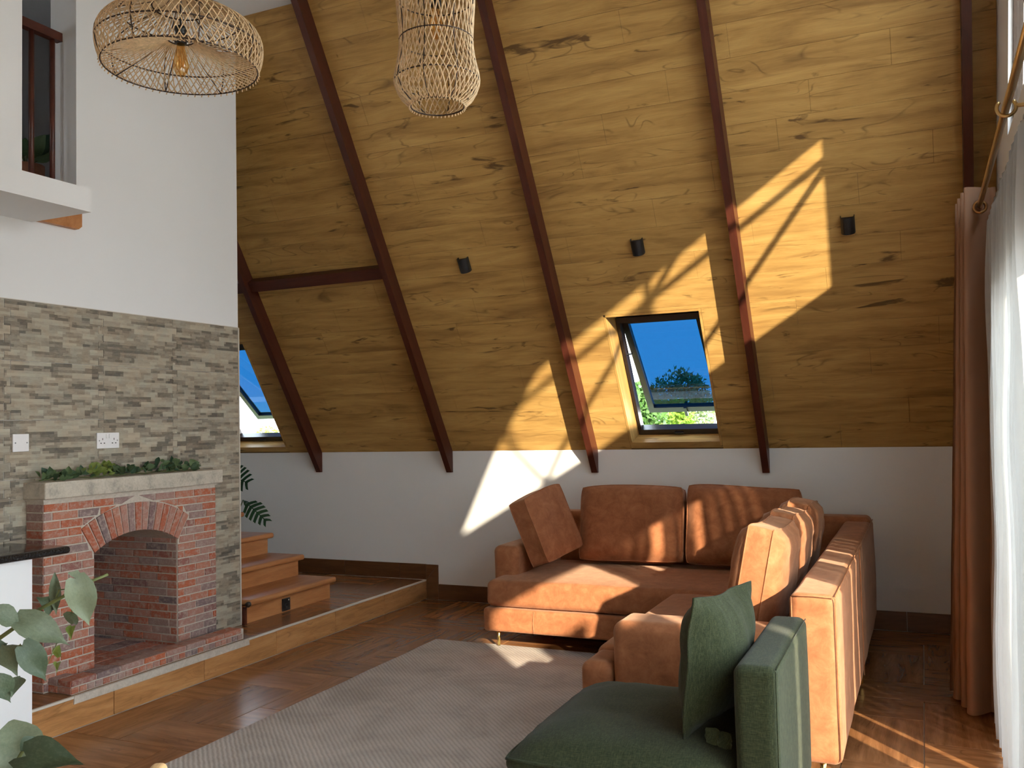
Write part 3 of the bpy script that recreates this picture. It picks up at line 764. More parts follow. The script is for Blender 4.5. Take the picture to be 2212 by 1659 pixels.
for a, b in zip(e, e[1:]):
    kbrick([(a+.004, .198), (b-.004, .198), (b-.004, ktop), (a+.004, ktop)], (KX-.007, 0, 0), Y, Z, X, .008)
    kbrick([(-3.884, a+.003), (KX-.001, a+.003), (KX-.001, b-.003), (-3.884, b-.003)], (0, 0, ktop-.007), X, Y, Z, .008)
for a, b in ((-4.065, -3.98), (-3.975, -3.89)): kbrick([(a+.002, 3.139), (b-.002, 3.139), (b-.002, 3.238), (a+.002, 3.238)], (0, 0, ktop-.007), X, Y, Z, .008)
for a, b in ((-4.065, -3.98), (-3.975, -3.89), (-3.885, -3.795)):
    kbrick([(a+.002, .1965), (b-.002, .1965), (b-.002, ktop), (a+.002, ktop)], (0, 3.143, 0), X, Z, -Y, .007)
    kbrick([(a+.002, ZP+.004), (b-.002, ZP+.004), (b-.002, .193), (a+.002, .193)], (0, 3.143, 0), X, Z, -Y, .007)

# sockets on the stone wall
so_ = thing('blank_plate', (XW, 3.078, 1.335), 'square white blank cover plate on the stone wall', 'wall plate')
rbox(.010, .088, .088, .003, 2, 2).build('plate', MAT['white_plastic'], so_, Matrix.Translation((XW+.005, 3.078, 1.382)))
for dy in (-.032, .032):
    m = MB(); m.lathe([(.0035, 0), (.0035, .0015)], seg=10); m.build('screw', MAT['screw'], so_, frame((XW+.0098, 3.078+dy, 1.382), Y, Z, X))
so_ = thing('double_socket', (XW, 3.605, 1.335), 'white double power socket on the stone wall above the mantel', 'socket')
rbox(.010, .148, .086, .003, 2, 2).build('plate', MAT['white_plastic'], so_, Matrix.Translation((XW+.005, 3.605, 1.380)))
for dy in (-.010, .010): rbox(.006, .014, .024, .002, 2, 2).build('rocker', MAT['white_plastic'], so_, Matrix.Translation((XW+.012, 3.605+dy, 1.404)))
for dy in (-.038, .038):
    for (py, pz, wy, wz) in ((0, .008, .004, .011), (-.011, -.014, .009, .005), (.011, -.014, .009, .005)):
        MB().box((XW+.0095, 3.605+dy+py-wy/2, 1.380+pz-wz/2), (XW+.0104, 3.605+dy+py+wy/2, 1.380+pz+wz/2)).build('pin_slot', MAT['slot_dark'], so_)  # dark bars stand in for the shade inside the pin holes
for dy in (-.060, .060):
    m = MB(); m.lathe([(.0035, 0), (.0035, .0015)], seg=10); m.build('screw', MAT['screw'], so_, frame((XW+.0098, 3.605+dy, 1.380), Y, Z, X))

# ================================================================== STAIRCASE
st = thing('staircase', (-4.07, 5.15, ZP), 'orange-brown wooden stairs climbing behind the stone wall', 'stairs')
rise, going, ya_, yb_ = .155, .288, 4.69, 5.615
for i in range(6):
    xr = -4.072-going*i; zt = ZP+rise*(i+1)
    rm = MB().box((-.4625, -(rise-.040)/2, 0), (.4625, (rise-.040)/2, .022))
    rm.build('riser', MAT['stair_wood'], st, frame((xr-.022, (ya_+yb_)/2, zt-.040-(rise-.040)/2), Y, Z, X))
    tm = rbox(yb_-ya_+.03, going+.058, .040, .016, 3, 3)
    tm.build('tread', MAT['stair_wood'], st, frame((xr+.045-(going+.058)/2, (ya_+yb_)/2+.012, zt-.020), Y, -X, Z))
    MB().box((xr-going-.02, ya_, ZP), (xr-.022, ya_+.03, zt-.04)).build('stringer', MAT['stair_wood'], st)
    MB().box((xr-going-.02, yb_-.03, ZP), (xr-.022, yb_, zt-.04)).build('stringer', MAT['stair_wood'], st)
MB().tube([(-4.035, 4.672, .287), (-4.04, 4.69, .287)], .018, 10).build('nosing_cap', MAT['frame_dark'], st)
MB().box((-4.075, 4.672, ZP), (-4.055, 4.688, .27)).build('end_strip', MAT['beam'], st)
sl_ = thing('step_light', (-4.05, 5.10, ZP), 'small square black step light on the first stair riser', 'step light')
rbox(.010, .082, .086, .003, 2, 2).build('plate', MAT['black_plastic'], sl_, Matrix.Translation((-4.067, 5.10, .208)))
m = MB(); m.lathe([(.017, 0), (.015, .004), (.011, .004), (.009, .001)], seg=16); m.build('lens_ring', MAT['black_metal'], sl_, frame((-4.062, 5.095, .198), Y, Z, X))
m = MB(); m.lathe([(.005, 0), (.005, .002)], seg=10); m.build('indicator', MAT['white_plastic'], sl_, frame((-4.0625, 5.122, .236), Y, Z, X))

# ================================================================== SOFT FURNITURE
def fold(p, k, a): return a*noise.noise(Vector(p)*k)
def box_cushion(w, h, t, puff, seed=0, n=16, wr=.006, waist=.03):
    """box cushion in local xy (z is thickness): mesh plus the two seam loops"""
    sd = Vector((seed*3.1, seed*1.7, 0))
    def outline(u, v):
        cp = 1-.045*(abs(u*v))**5
        return (cp*w/2*u*(1-waist*(1-v*v)*(1 if abs(u) > .5 else abs(u)*2)), cp*h/2*v*(1-waist*(1-u*u)*(1 if abs(v) > .5 else abs(v)*2))+(.010*math.sin(u*2.2+seed) if v > 0 else 0)*abs(v))
    def face(sg):
        def fn(a, b):
            u, v = (2*a-1)*sg, 2*b-1
            x, y = outline(u, v); e = max(0, (1-u**4)*(1-v**4))
            z = t/2+puff*e**.55
            c = min(1, (abs(u)*abs(v))**1.5*1.3)
            z += wr*noise.noise(Vector((x*9, y*9, sg*5))+sd)*e+wr*1.6*c*math.sin((u*v)*26+seed)*(e**.5)
            return (x, y, sg*z)
        return fn
    m = MB(); m.grid(face(1), n, n); m.grid(face(-1), n, n)
    per = []
    for i in range(n): per.append((2*i/n-1, -1))
    for i in range(n): per.append((1, 2*i/n-1))
    for i in range(n): per.append((1-2*i/n, 1))
    for i in range(n): per.append((-1, 1-2*i/n))
    k = len(per); vs = []; fs = []
    for q, zf in enumerate((1, .33, -.33, -1)):
        for (u, v) in per:
            x, y = outline(u, v); b = 1+(.010 if abs(zf) < .5 else 0)
            vs.append((x*b+fold((x, y, zf), 14, .002), y*b, zf*t/2))
    for q in range(3):
        for i in range(k): fs.append((q*k+i, (q+1)*k+i, (q+1)*k+(i+1) % k, q*k+(i+1) % k))
    m.add(vs, fs, True)
    loops = [[(outline(u, v)[0]*1.006, outline(u, v)[1]*1.006, sg*t/2) for (u, v) in per] for sg in (1, -1)]
    return m, loops
def cushion(name, M, dims, label, mat, cat='cushion', group=None, seed=0, wr=.006, pip=.0032, parent=None, waist=.03):
    m, loops = box_cushion(*dims, seed=seed, wr=wr, waist=waist)
    if parent is None:
        t = thing(name, M.translation, label, cat, group); nm = 'cover'
    else: t = parent; nm = name
    c = m.build(nm, mat, t, M)
    for lp in loops: MB().tube(lp, pip, 6, closed=True).build('piping', mat, t if parent is None else c, M)
    return t
def basis(c, U, V):
    U = Vector(U).normalized(); N = U.cross(Vector(V)).normalized(); V = N.cross(U).normalized(); return frame(Vector(c), U, V, N)
sd_ = MAT['suede']
sf = thing('sectional_sofa', (-1.4, 5.6, 0), 'tan suede corner sofa with gold legs below the skylight', 'sofa')
def rb(name, a, b, r, mat, parent, mid=6, deform=None, seg=3):
    c = [(a[i]+b[i])/2 for i in range(3)]
    return rbox(b[0]-a[0], b[1]-a[1], b[2]-a[2], r, seg, mid, deform).build(name, mat, parent, Matrix.Translation(c))
def soft(k, a): return lambda p: (p.x+fold(p, k, a), p.y+fold(p+Vector((5, 0, 0)), k, a), p.z+fold(p+Vector((0, 7, 0)), k, a*.8))
def puffy(hx, hy, a, k=7, w=.003):
    return lambda p: (p.x+fold(p, k, w), p.y+fold(p, k, w), p.z+(a*(1-min(1, abs(p.x)/hx)**3)*(1-min(1, abs(p.y)/hy)**3) if p.z > 0 else 0)+fold(p, k, w))
rb('base', (-2.60, 5.205, .11), (-.50, 6.36, .258), .022, sd_, sf, 10, soft(5, .003))
rb('base', (-1.365, 3.63, .11), (-.50, 5.200, .258), .022, sd_, sf, 8, soft(5, .003))
rb('seat_cushion', (-2.585, 5.215, .262), (-.52, 6.20, .428), .045, sd_, sf, 12, puffy(1.03, .49, .016), 4)
rb('seat_cushion', (-1.375, 3.88, .262), (-.50, 5.195, .425), .045, sd_, sf, 10, puffy(.43, .65, .016), 4)
rb('seat_cushion', (-1.360, 3.625, .262), (-1.225, 3.876, .415), .040, sd_, sf, 4, soft(6, .002), 4)
rb('arm', (-2.632, 5.43, .262), (-2.455, 6.36, .618), .045, sd_, sf, 6, soft(5, .003), 4)
rb('arm', (-1.222, 3.635, .262), (-.50, 3.872, .588), .050, sd_, sf, 6, soft(5, .003), 4)
rb('backrest', (-2.632, 6.215, .11), (-.33, 6.40, .775), .040, sd_, sf, 8, soft(4, .004), 4)
rb('backrest', (-.497, 3.62, .11), (-.322, 6.42, .748), .036, sd_, sf, 12, soft(4, .005), 4)
for (pts) in ([(-.328, 3.63, .742), (-.328, 5.0, .744), (-.328, 6.40, .742)], [(-.328, 3.624, .13), (-.328, 3.624, .735)], [(-.488, 3.624, .13), (-.488, 3.624, .735)], [(-.488, 3.622, .738), (-.41, 3.620, .742), (-.330, 3.622, .738)], [(-.319, 4.93, .115), (-.3195, 4.93, .742)], [(-2.25, 5.2035, .118), (-2.253, 5.203, .18), (-2.245, 5.204, .252)]):
    MB().tube(pts, .0028, 6).build('seam', sd_, sf)
for (x, y) in ((-2.515, 5.26), (-1.45, 5.28), (-.352, 5.19), (-.36, 6.2), (-2.5, 6.2), (-1.27, 3.72), (-.40, 3.70)):
    z_ = .0135 if (-2.99 < x < -.99 and y < 5.29) else 0
    MB().tube([(x, y, z_), (x, y, .06), (x, y, .118)], [.0085, .0115, .014], 12).build('leg', MAT['gold_leg'], sf)
grp = 'loose cushions on the tan sofa'
cushion('sofa_cushion', basis((-2.345, 5.69, .735), (.1, .444, .07), (-.19, -.096, .461)), (.44, .46, .135, .012), 'tan cushion tipped against the left sofa arm', sd_, group=grp, seed=1)
cushion('sofa_cushion', basis((-1.846, 6.02, .715), (1, -.02, .02), (0, .25, 1)), (.735, .515, .095, .080), 'tan back cushion left of centre beneath the skylight', sd_, group=grp, seed=2, wr=.009, waist=.022)
cushion('sofa_cushion', basis((-1.095, 6.03, .715), (1, .03, -.01), (0, .25, 1)), (.735, .52, .095, .080), 'tan back cushion nearest the sofa corner with curved sun stripes', sd_, group=grp, seed=3, wr=.009, waist=.022)
for i, (yc, lb) in enumerate(((4.215, 'sunlit tan cushion nearest the green chair'), (4.80, 'tan cushion in the middle of the right sofa back'), (5.38, 'tan cushion at the far end of the right sofa back'))):
    cushion('sofa_cushion', basis((-.685, yc, .702), (-.03+.02*i, -1, .01), (.20, 0, 1)), (.565, .51, .105, .072), lb, sd_, group=grp, seed=5+i, wr=.011, waist=.025)

# green slipper chair
gl = MAT['green_linen']
gc = thing('slipper_chair', (-.85, 3.05, 0), 'dark green linen armless chair in front of the tan sofa', 'chair')
rb('base', (-1.16, 2.70, .10), (-.412, 3.40, .285), .03, gl, gc, 6, soft(5, .003))
rb('backrest', (-.535, 2.685, .16), (-.408, 3.425, .705), .030, gl, gc, 8, soft(4, .003), 4)
m, loops = box_cushion(.74, .82, .030, .088, seed=9, n=20, wr=.006, waist=.02)
Mg = frame((-.905, 3.035, .345), -Y, X, Z); Mg = frame((-.890, 3.035, .345), X, Y, Z)
sc_ = m.build('seat_cushion', gl, gc, Mg)
for lp in loops[:1]: MB().tube(lp, .0055, 8, closed=True).build('piping', gl, sc_, Mg)
MB().tube([(-.412, 2.70, .698), (-.412, 3.05, .700), (-.412, 3.41, .698)], .002, 6).build('seam', gl, gc)
MB().tube([(-.412, 2.689, .18), (-.412, 2.689, .695)], .002, 6).build('seam', gl, gc)
for (x, y) in ((-1.10, 2.76), (-1.10, 3.34), (-.45, 2.76), (-.45, 3.34)): MB().tube([(x, y, .0125 if x < -1 else 0), (x, y, .105)], [.014, .02], 10).build('leg', MAT['frame_dark'], gc)
# green throw pillow with flange
tp = thing('throw_pillow', (-.62, 2.95, .43), 'crumpled dark green linen pillow leaning on the green chair', 'pillow')
def pil(sg, n=22):
    def fn(a, b):
        u, v = (2*a-1)*sg, 2*b-1
        x, y = .215*u*(1-.05*(1-v*v)), .215*v*(1-.07*(1-u*u))
        e = max(0, (1-(abs(u)/.93)**2.4))*max(0, (1-(abs(v)/.93)**2.4)) if max(abs(u), abs(v)) < .93 else 0
        z = .088*e**.55+.004
        z += .012*noise.noise(Vector((x*11, y*7, 3)))*(e**.4)+(0.006*math.sin(u*30+v*4)*(1-e) if e > 0 else 0)
        sag = .05*max(0, -v)*0
        return (x, y+sag, sg*z+.022*noise.noise(Vector((x*6, y*6, 9))))
    return fn
m = MB(); m.grid(pil(1), 24, 24); m.grid(pil(-1), 24, 24)
Mp = basis((-.640, 2.995, .650), (.24, .97, -.03), (.07, -.10, 1))
m.build('cover', gl, tp, Mp)
MB().tube([( .215*math.copysign(1, c)*1.0*abs(c) if False else p[0], p[1], .022*noise.noise(Vector((p[0]*6, p[1]*6, 9)))) for p in
    [(.215*u*(1-.05*(1-v*v)), .215*v*(1-.07*(1-u*u))) for u, v in ([(2*i/16-1, -1) for i in range(16)]+[(1, 2*i/16-1) for i in range(16)]+[(1-2*i/16, 1) for i in range(16)]+[(-1, 1-2*i/16) for i in range(16)])]], .0045, 6, closed=True).build('flange', gl, tp, Mp)
for q, (dx, dz) in enumerate(((0, .0), (.035, -.008))):
    mm = MB(); mm.grid(lambda a, b: (-.012+.05*a+fold((a, b, q), 3, .01), .03*(b-.5)*(1+.6*math.sin(3*a)), .012*math.sin(5*a+2*b)), 8, 5)
    mm.build('corner_tie', gl, tp, basis((-.63+dx, 2.79, .462+dz), (.8, -.4, -.2), (.2, .2, .9)))

# rug
def rugfn(a, b):
    x, y = -2.99+2.0*a, 2.2+3.09*b
    return (x, y, .010+.002*noise.noise(Vector((x*3, y*3, 0)))+.0035*max(0, noise.noise(Vector((x*1.4, y*9, 2)))))
rg = MB(); rg.grid(rugfn, 60, 90); rg.box((-2.99, 2.2, 0), (-.99, 5.29, .009))
ro = rg.build('rug', MAT['rug']); tag(ro, 'beige-grey ribbed area rug on the wood-look floor', 'rug')

# ================================================================== CURTAINS
RZ, RXc = 2.41, .285
cr_ = thing('curtain_rod', (RXc, 3.6, RZ), 'brass curtain rod running along the gable', 'curtain rod')
MB().tube([(RXc, .2, RZ), (RXc, 4.98, RZ)], .0125, 14).build('rod', MAT['brass'], cr_)
MB().tube([(.362, .2, RZ+.005), (.362, 4.98, RZ+.005)], .006, 10).build('sheer_rod', MAT['brass'], cr_)
def cring(y):
    m = MB(); m.tube([(RXc+.028*math.cos(a), y, RZ-.002+.028*math.sin(a)) for a in [PI*.75+PI*1.5*i/18 for i in range(19)]], .006, 8); m.tube([(RXc+.028, y, RZ), (.37, y, RZ), (XG, y, RZ)], .007, 8)
    return m
cring(3.30).build('bracket', MAT['brass'], cr_); cring(1.2).build('bracket', MAT['brass'], cr_)
m = MB(); m.lathe([(.0, 0), (.018, .002), (.022, .016), (.016, .034), (.0, .036)], seg=16); m.build('finial', MAT['brass'], cr_, frame((RXc, 4.975, RZ), X, -Z, Y))
# brown eyelet curtain, folded back at the far end
bc = thing('brown_curtain', (.25, 4.95, 0), 'brown eyelet curtain gathered at the far end of the rod', 'curtain')
def brown(a, b):
    # zig-zag folds stacked along the rod, each one a little further into the room and bellied outwards
    z = .015+(2.50-.015)*b; t_ = 1-b
    s_ = a*6.0; k = int(min(s_, 5.999)); q = s_-k
    e = q if k % 2 == 0 else 1-q
    amp = .070+.014*t_
    x = .290+amp*math.sin((2*e-1)*PI/2*.96)-.072*t_-.009*k*(.6+.8*t_)
    y = 4.80+.058*k+.058*q*q*(3-2*q)-(.012+.030*t_)*math.sin(PI*e*2)*(1 if k % 2 == 0 else -.6)
    x += fold((a*5, b*3, 0), 2, .010)*t_; y += fold((a*4, b*2, 1), 2, .012)*t_
    return (x, y, z)
m = MB(); m.grid(brown, 96, 40); m.build('fabric', MAT['brown_curtain'], bc)
m = MB(); m.grid(lambda a, b: Vector(brown(a, b))+Vector((.0025, .0025, 0)), 96, 40); m.build('lining', MAT['brown_curtain'], bc)
for i, y in enumerate((4.797, 4.885, 4.97)):
    m = MB(); m.tube([(RXc+.026*math.cos(k*PI/10), y-.004, RZ-.012+.026*math.sin(k*PI/10)) for k in range(20)], [.0072]*20, 8, closed=True); m.build('eyelet', MAT['bronze_ring'], bc)
# added slatted screen, out of view, blocking low sun through the doors
ps = thing('sun_block_screen', (1.2, 1.25, -.06), 'added unseen slatted screen outside that blocks low sun', 'screen')
for a, b in ((.80, 1.225), (1.33, 1.50), (1.53, 1.66)): MB().box((1.19, a, -.06), (1.21, b, 1.915 if a < 1 else 1.985)).build('board', MAT['stair_wood'], ps)
for z_ in (.2, 1.7): MB().box((1.21, .80, z_), (1.235, 1.66, z_+.06)).build('batten', MAT['stair_wood'], ps)
# sheers
def sheer(ya, yb, label, seed, n=60):
    t = thing('sheer_curtain', (.32, (ya+yb)/2, 0), label, 'sheer curtain', 'white sheers on the gable rod')
    per = .115
    def fn(a, b):
        z = .03+(2.405-.03)*b; t_ = 1-b; y = yb+(ya-yb)*a
        s_ = (yb-y)/per
        x = .348-.052*t_**.6+(.040+.022*t_)*math.sin(2*PI*s_+seed+.6*math.sin(b*3+seed))+fold((y*3, z*1.2, seed), 1.5, .018)
        if b > .965: x = .362+(x-.362)*.4+.010*math.sin(s_*38); z += .010*math.sin(s_*38+1)
        return (x, y+fold((y*2, z, seed+4), 1.3, .03)*t_, z)
    m = MB(); m.grid(fn, n, 44); m.build('fabric', MAT['sheer'], t); return t
sheer(3.98, 4.70, 'white sheer curtain beside the brown curtain', 1.2, 90)
sheer(3.72, 3.90, 'narrow gathered white sheer further along the rod', 2.7, 40)
sheer(3.14, 3.60, 'white sheer curtain at the edge nearest the viewer', 4.1, 60)

# ================================================================== PENDANT LAMPS
def spline(prof, n):
    out = []
    for i in range(n+1):
        f_ = i/n*(len(prof)-1); k = min(int(f_), len(prof)-2); t = f_-k
        p0, p1, p2, p3 = prof[max(k-1, 0)], prof[k], prof[k+1], prof[min(k+2, len(prof)-1)]
        out.append(tuple(.5*((2*p1[j])+(-p0[j]+p2[j])*t+(2*p0[j]-5*p1[j]+4*p2[j]-p3[j])*t*t+(-p0[j]+3*p1[j]-3*p2[j]+p3[j])*t**3) for j in (0, 1)))
    return out
def pendant(name, c, prof, nst, twist, hoops, label, inner=None, ribs=8, bulb_h=.10, r_s=.0016, step=18):
    t = thing(name, c, label, 'pendant lamp', 'woven pendant lamps')
    pr = spline(prof, step); Cv = Vector(c)
    def pt(f_, ang):
        k = f_*step; i = min(int(k), step-1); q = k-i; r = pr[i][0]*(1-q)+pr[i+1][0]*q; h = pr[i][1]*(1-q)+pr[i+1][1]*q
        return Cv+Vector((r*math.cos(ang), r*math.sin(ang), h))
    m = MB()
    for d in (1, -1):
        for k in range(nst):
            a0 = 2*PI*k/nst+rnd.uniform(-.02, .02)
            m.tube([pt(i/step, a0+d*twist*i/step) for i in range(step+1)], r_s*rnd.uniform(.85, 1.15), 4, cap=False)
    if inner:
        (ri, hi) = inner
        for k in range(int(nst*1.1)):
            a0 = 2*PI*k/(nst*1.1); r0, h0 = pr[0]
            m.tube([Cv+Vector((r0*math.cos(a0), r0*math.sin(a0), h0)), Cv+Vector(((r0+ri)/2*math.cos(a0+.12), (r0+ri)/2*math.sin(a0+.12), h0*.6+hi*.4-.006)), Cv+Vector((ri*math.cos(a0+.25), ri*math.sin(a0+.25), hi))], r_s, 4, cap=False)
    # small lashing stubs along the hem
    for k in range(nst):
        a0 = 2*PI*(k+.5)/nst; r0, h0 = pr[0]; m.tube([Cv+Vector(((r0+.001)*math.cos(a0), (r0+.001)*math.sin(a0), h0+.006)), Cv+Vector(((r0+.006)*math.cos(a0+.02), (r0+.006)*math.sin(a0+.02), h0-.008))], r_s*1.1, 4)
    wv = m.build('woven_shade', MAT['rattan'], t); wv['kind'] = 'stuff'
    for (r, h) in hoops:
        MB().tube([Cv+Vector((r*math.cos(2*PI*k/48), r*math.sin(2*PI*k/48), h)) for k in range(48)], .0026, 6, closed=True).build('hoop', MAT['dark_wire'], t)
    for k in range(ribs):
        a0 = 2*PI*k/ribs+.2; MB().tube([pt(i/step, a0)+Vector((0, 0, 0)) for i in range(step+1)], .0022, 5, cap=False).build('rib', MAT['dark_wire'], t)
        if inner:
            r0, h0 = pr[0]; ri, hi = inner; MB().tube([Cv+Vector((r0*math.cos(a0), r0*math.sin(a0), h0)), Cv+Vector((ri*math.cos(a0), ri*math.sin(a0), hi))], .0022, 5).build('rib', MAT['dark_wire'], t)
    zc = bulb_h
    m = MB(); m.lathe([(.019, 0), (.021, .004), (.021, .02), (.018, .022), (.018, .045), (.021, .047), (.021, .06), (.006, .066)], (c[0], c[1], c[2]+zc), 18); sk = m.build('bulb_socket', MAT['black_plastic'], t)
    m = MB(); m.lathe([(.002, -.118), (.012, -.114), (.022, -.100), (.0265, -.082), (.0255, -.066), (.020, -.045), (.0145, -.02), (.013, .0)], (c[0], c[1], c[2]+zc), 20); m.build('bulb', MAT['bulb_glass'], sk)
    m = MB()
    for k in range(6): m.tube([(c[0]+.007*math.cos(k), c[1]+.007*math.sin(k), c[2]+zc-.015), (c[0]+.010*math.cos(k+.5), c[1]+.010*math.sin(k+.5), c[2]+zc-.085)], .0006, 4)
    m.build('filament', MAT['filament'], sk)
    m = MB(); m.tube([(c[0], c[1], c[2]+zc+.06), (c[0], c[1], ZC)], .003, 6); m.build('cord', MAT['black_plastic'], t)
    m = MB(); m.lathe([(.05, 0), (.05, -.02), (.01, -.028)], (c[0], c[1], ZC), 20); m.build('ceiling_rose', MAT['black_plastic'], t)
    return t
pendant('pendant_lamp', (-2.34, 2.39, 2.705), [(.262, 0), (.275, .035), (.281, .075), (.276, .11), (.252, .145), (.19, .182), (.105, .212), (.05, .245), (.035, .27)], 66, .62, [(.262, 0), (.280, .075), (.20, .178), (.095, .214), (.045, .10)], 'wide dome-shaped rattan pendant lamp with amber bulb', inner=(.045, .10), bulb_h=.085, r_s=.0022)
pendant('pendant_lamp', (-1.52, 2.77, 2.548), [(.094, 0), (.128, .030), (.149, .075), (.150, .105), (.139, .155), (.131, .205), (.130, .26), (.135, .33), (.139, .40), (.128, .46), (.09, .52), (.04, .56)], 44, 1.35, [(.094, 0), (.150, .09), (.1305, .235), (.138, .39), (.07, .54)], 'tall vase-shaped rattan pendant lamp hanging before the slope', ribs=8, bulb_h=.36, r_s=.0026, step=22)

# ================================================================== KITCHEN COUNTER
kc = thing('kitchen_counter', (-3.95, 2.0, 0), 'white kitchen counter end with black granite top', 'counter')
MB().box((-4.07, .4, 0), (-3.772, 2.846, .862)).box((-3.772, .4, .0), (-3.69, 2.846, .862)).build('end_panel', MAT['counter_paint'], kc)
rbox(.42, 2.72, .036, .017, 3, 3).build('worktop', MAT['granite'], kc, Matrix.Translation((-3.857, 1.66, .881)))

# ================================================================== PLANTS
def leaf_mesh(name, mat, kind='ovate', n=7):
    """unit leaf along +y, width 1 in x, slightly folded and curved"""
    W = {'ovate': [.10, .62, .94, 1.0, .82, .52, .22, .02], 'heart': [.62, .98, 1.0, .92, .74, .48, .2, .02], 'round': [.25, .75, .97, 1.0, .97, .82, .5, .1], 'blade': [.1, .5, .8, 1, .95, .7, .35, .03]}[kind]
    m = MB(); vs = []; fs = []
    k = len(W)
    for i, wd in enumerate(W):
        y = i/(k-1)
        if kind == 'heart' and i == 0: y = -.08
        for s_ in (-1, -.5, 0, .5, 1):
            yy_ = y+(.10 if (kind == 'heart' and i == 0 and s_ == 0) else 0)
            vs.append((s_*wd*.5, yy_, .10*abs(s_)*wd-.16*(y-.5)**2+.03*math.sin(y*7+s_*2)))
    for i in range(k-1):
        for j in range(4): fs.append((i*5+j, i*5+j+1, (i+1)*5+j+1, (i+1)*5+j))
    m.add(vs, fs, True); return m.mesh(name, mat)
def put_leaf(me, parent, base_, tip, width, face, name='leaf'):
    b, t_ = Vector(base_), Vector(tip); d = t_-b; L = d.length; d.normalize(); f_ = Vector(face); s_ = d.cross(f_)
    if s_.length < 1e-4: s_ = d.cross(Vector((.3, .2, 1)))
    s_.normalize(); n_ = s_.cross(d)
    M = Matrix(((s_.x*width, d.x*L, n_.x*L, b.x), (s_.y*width, d.y*L, n_.y*L, b.y), (s_.z*width, d.z*L, n_.z*L, b.z), (0, 0, 0, 1)))
    return link(name, me, parent, M)
# foreground branches in a vase on a small round table just below the frame
LEAVES = [((-1.255, 1.047, 1.185), (-1.263, 1.080, 1.103), 0.0419), ((-1.279, 1.081, 1.171), (-1.260, 1.039, 1.198), 0.0261), ((-1.340, 1.075, 1.186), (-1.366, 1.100, 1.109), 0.0171), ((-1.368, 1.098, 1.119), (-1.351, 1.053, 1.150), 0.0302), ((-1.333, 1.004, 1.125), (-1.284, 1.060, 1.076), 0.0446), ((-1.333, 1.004, 1.121), (-1.345, 0.949, 1.155), 0.0327), ((-1.298, 1.075, 1.122), (-1.325, 1.097, 1.097), 0.0246), ((-1.300, 1.075, 1.104), (-1.263, 1.043, 1.091), 0.0138), ((-1.321, 1.067, 1.069), (-1.349, 1.089, 1.041), 0.0154), ((-1.324, 1.067, 1.044), (-1.285, 1.035, 1.039), 0.0100),
((-1.300, 0.987, 1.089), (-1.294, 1.025, 1.025), 0.0378), ((-1.347, 0.988, 1.088), (-1.290, 0.968, 1.050), 0.0324), ((-1.323, 0.957, 1.052), (-1.328, 0.988, 0.998), 0.0301), ((-1.343, 1.015, 1.032), (-1.317, 0.979, 1.012), 0.0224), ((-1.381, 0.995, 1.078), (-1.386, 1.025, 1.079), 0.0179), ((-1.383, 1.038, 1.071), (-1.333, 1.012, 1.069), 0.0108), ((-1.247, 0.943, 0.923), (-1.282, 0.954, 0.987), 0.0657), ((-1.227, 0.929, 0.952), (-1.111, 0.937, 0.950), 0.0477), ((-1.236, 0.935, 0.953), (-1.234, 0.965, 0.966), 0.0233), ((-1.260, 0.949, 0.891), (-1.202, 0.928, 0.947), 0.0418)]
STEM = [(-1.50, .95, .80), (-1.49, .985, .93), (-1.452, 1.009, 1.05), (-1.408, 1.027, 1.085), (-1.379, 1.039, 1.106), (-1.346, 1.052, 1.131), (-1.31, 1.068, 1.151), (-1.292, 1.076, 1.165), (-1.241, 1.097, 1.186)]
STEM2 = [(-1.49, .94, .80), (-1.40, .93, .835), (-1.315, 0.915, 0.856), (-1.269, 0.933, 0.903), (-1.244, 0.943, 0.947), (-1.236, 0.946, 0.957)]
STEM3 = [(-1.50, .955, .80), (-1.46, .97, .90), (-1.414, 0.975, 0.962), (-1.377, 0.988, 1.05), (-1.348, 0.999, 1.082), (-1.328, 1.008, 1.082)]
PET = [(-1.32, 1.063, 1.15), (-1.316, 1.065, 1.162), (-1.306, 1.069, 1.163), (-1.298, 1.073, 1.15), (-1.298, 1.075, 1.122)]
eb = thing('leafy_branch', (-1.5, .95, .80), 'dusty green leafy branches in the near left foreground', 'plant')
for pts, r in ((STEM, .0042), (STEM2, .004), (STEM3, .0035), (PET, .0014)): MB().tube(pts, [r*(1-.5*i/len(pts)) for i in range(len(pts))], 8).build('stem', MAT['stem_green'], eb)
MB().tube([(-1.328, 1.008, 1.082), (-1.30, 1.03, 1.05), (-1.322, 1.066, 1.075)], .001, 6).build('stem', MAT['stem_green'], eb)
lh = leaf_mesh('leaf', MAT['leaf_dusty'], 'heart'); lo_ = leaf_mesh('leaf', MAT['leaf_dusty'], 'ovate'); lr_ = leaf_mesh('leaf', MAT['leaf_dusty'], 'round'); ll_ = leaf_mesh('leaf', MAT['leaf_lime'], 'ovate')
for i, (b, t_, wd) in enumerate(LEAVES):
    view = (CAM-Vector(b)).normalized(); tilt = Vector((rnd.uniform(-.5, .5), rnd.uniform(-.3, .3), rnd.uniform(.1, .7)))
    me = lr_ if i in (16,) else ll_ if i in (7, 8, 9) else lh if i in (0, 4, 6, 10, 17) else lo_
    put_leaf(me, eb, b, t_, wd*1.12, view+tilt*.7)
vz_ = thing('vase', (-1.5, .95, .45), 'stoneware vase holding the foreground branches', 'vase')
m = MB(); m.lathe([(.045, 0), (.07, .03), (.085, .12), (.075, .22), (.045, .29), (.040, .34), (.048, .35), (.040, .348), (.034, .34), (.036, .29)], (-1.5, .95, .45), 24, caps=False); m.build('body', MAT['stoneware'], vz_)
m = MB(); m.lathe([(.036, .25), (.001, .25)], (-1.5, .95, .45), 24, caps=False); m.build('water', MAT['clear_glass'], vz_)
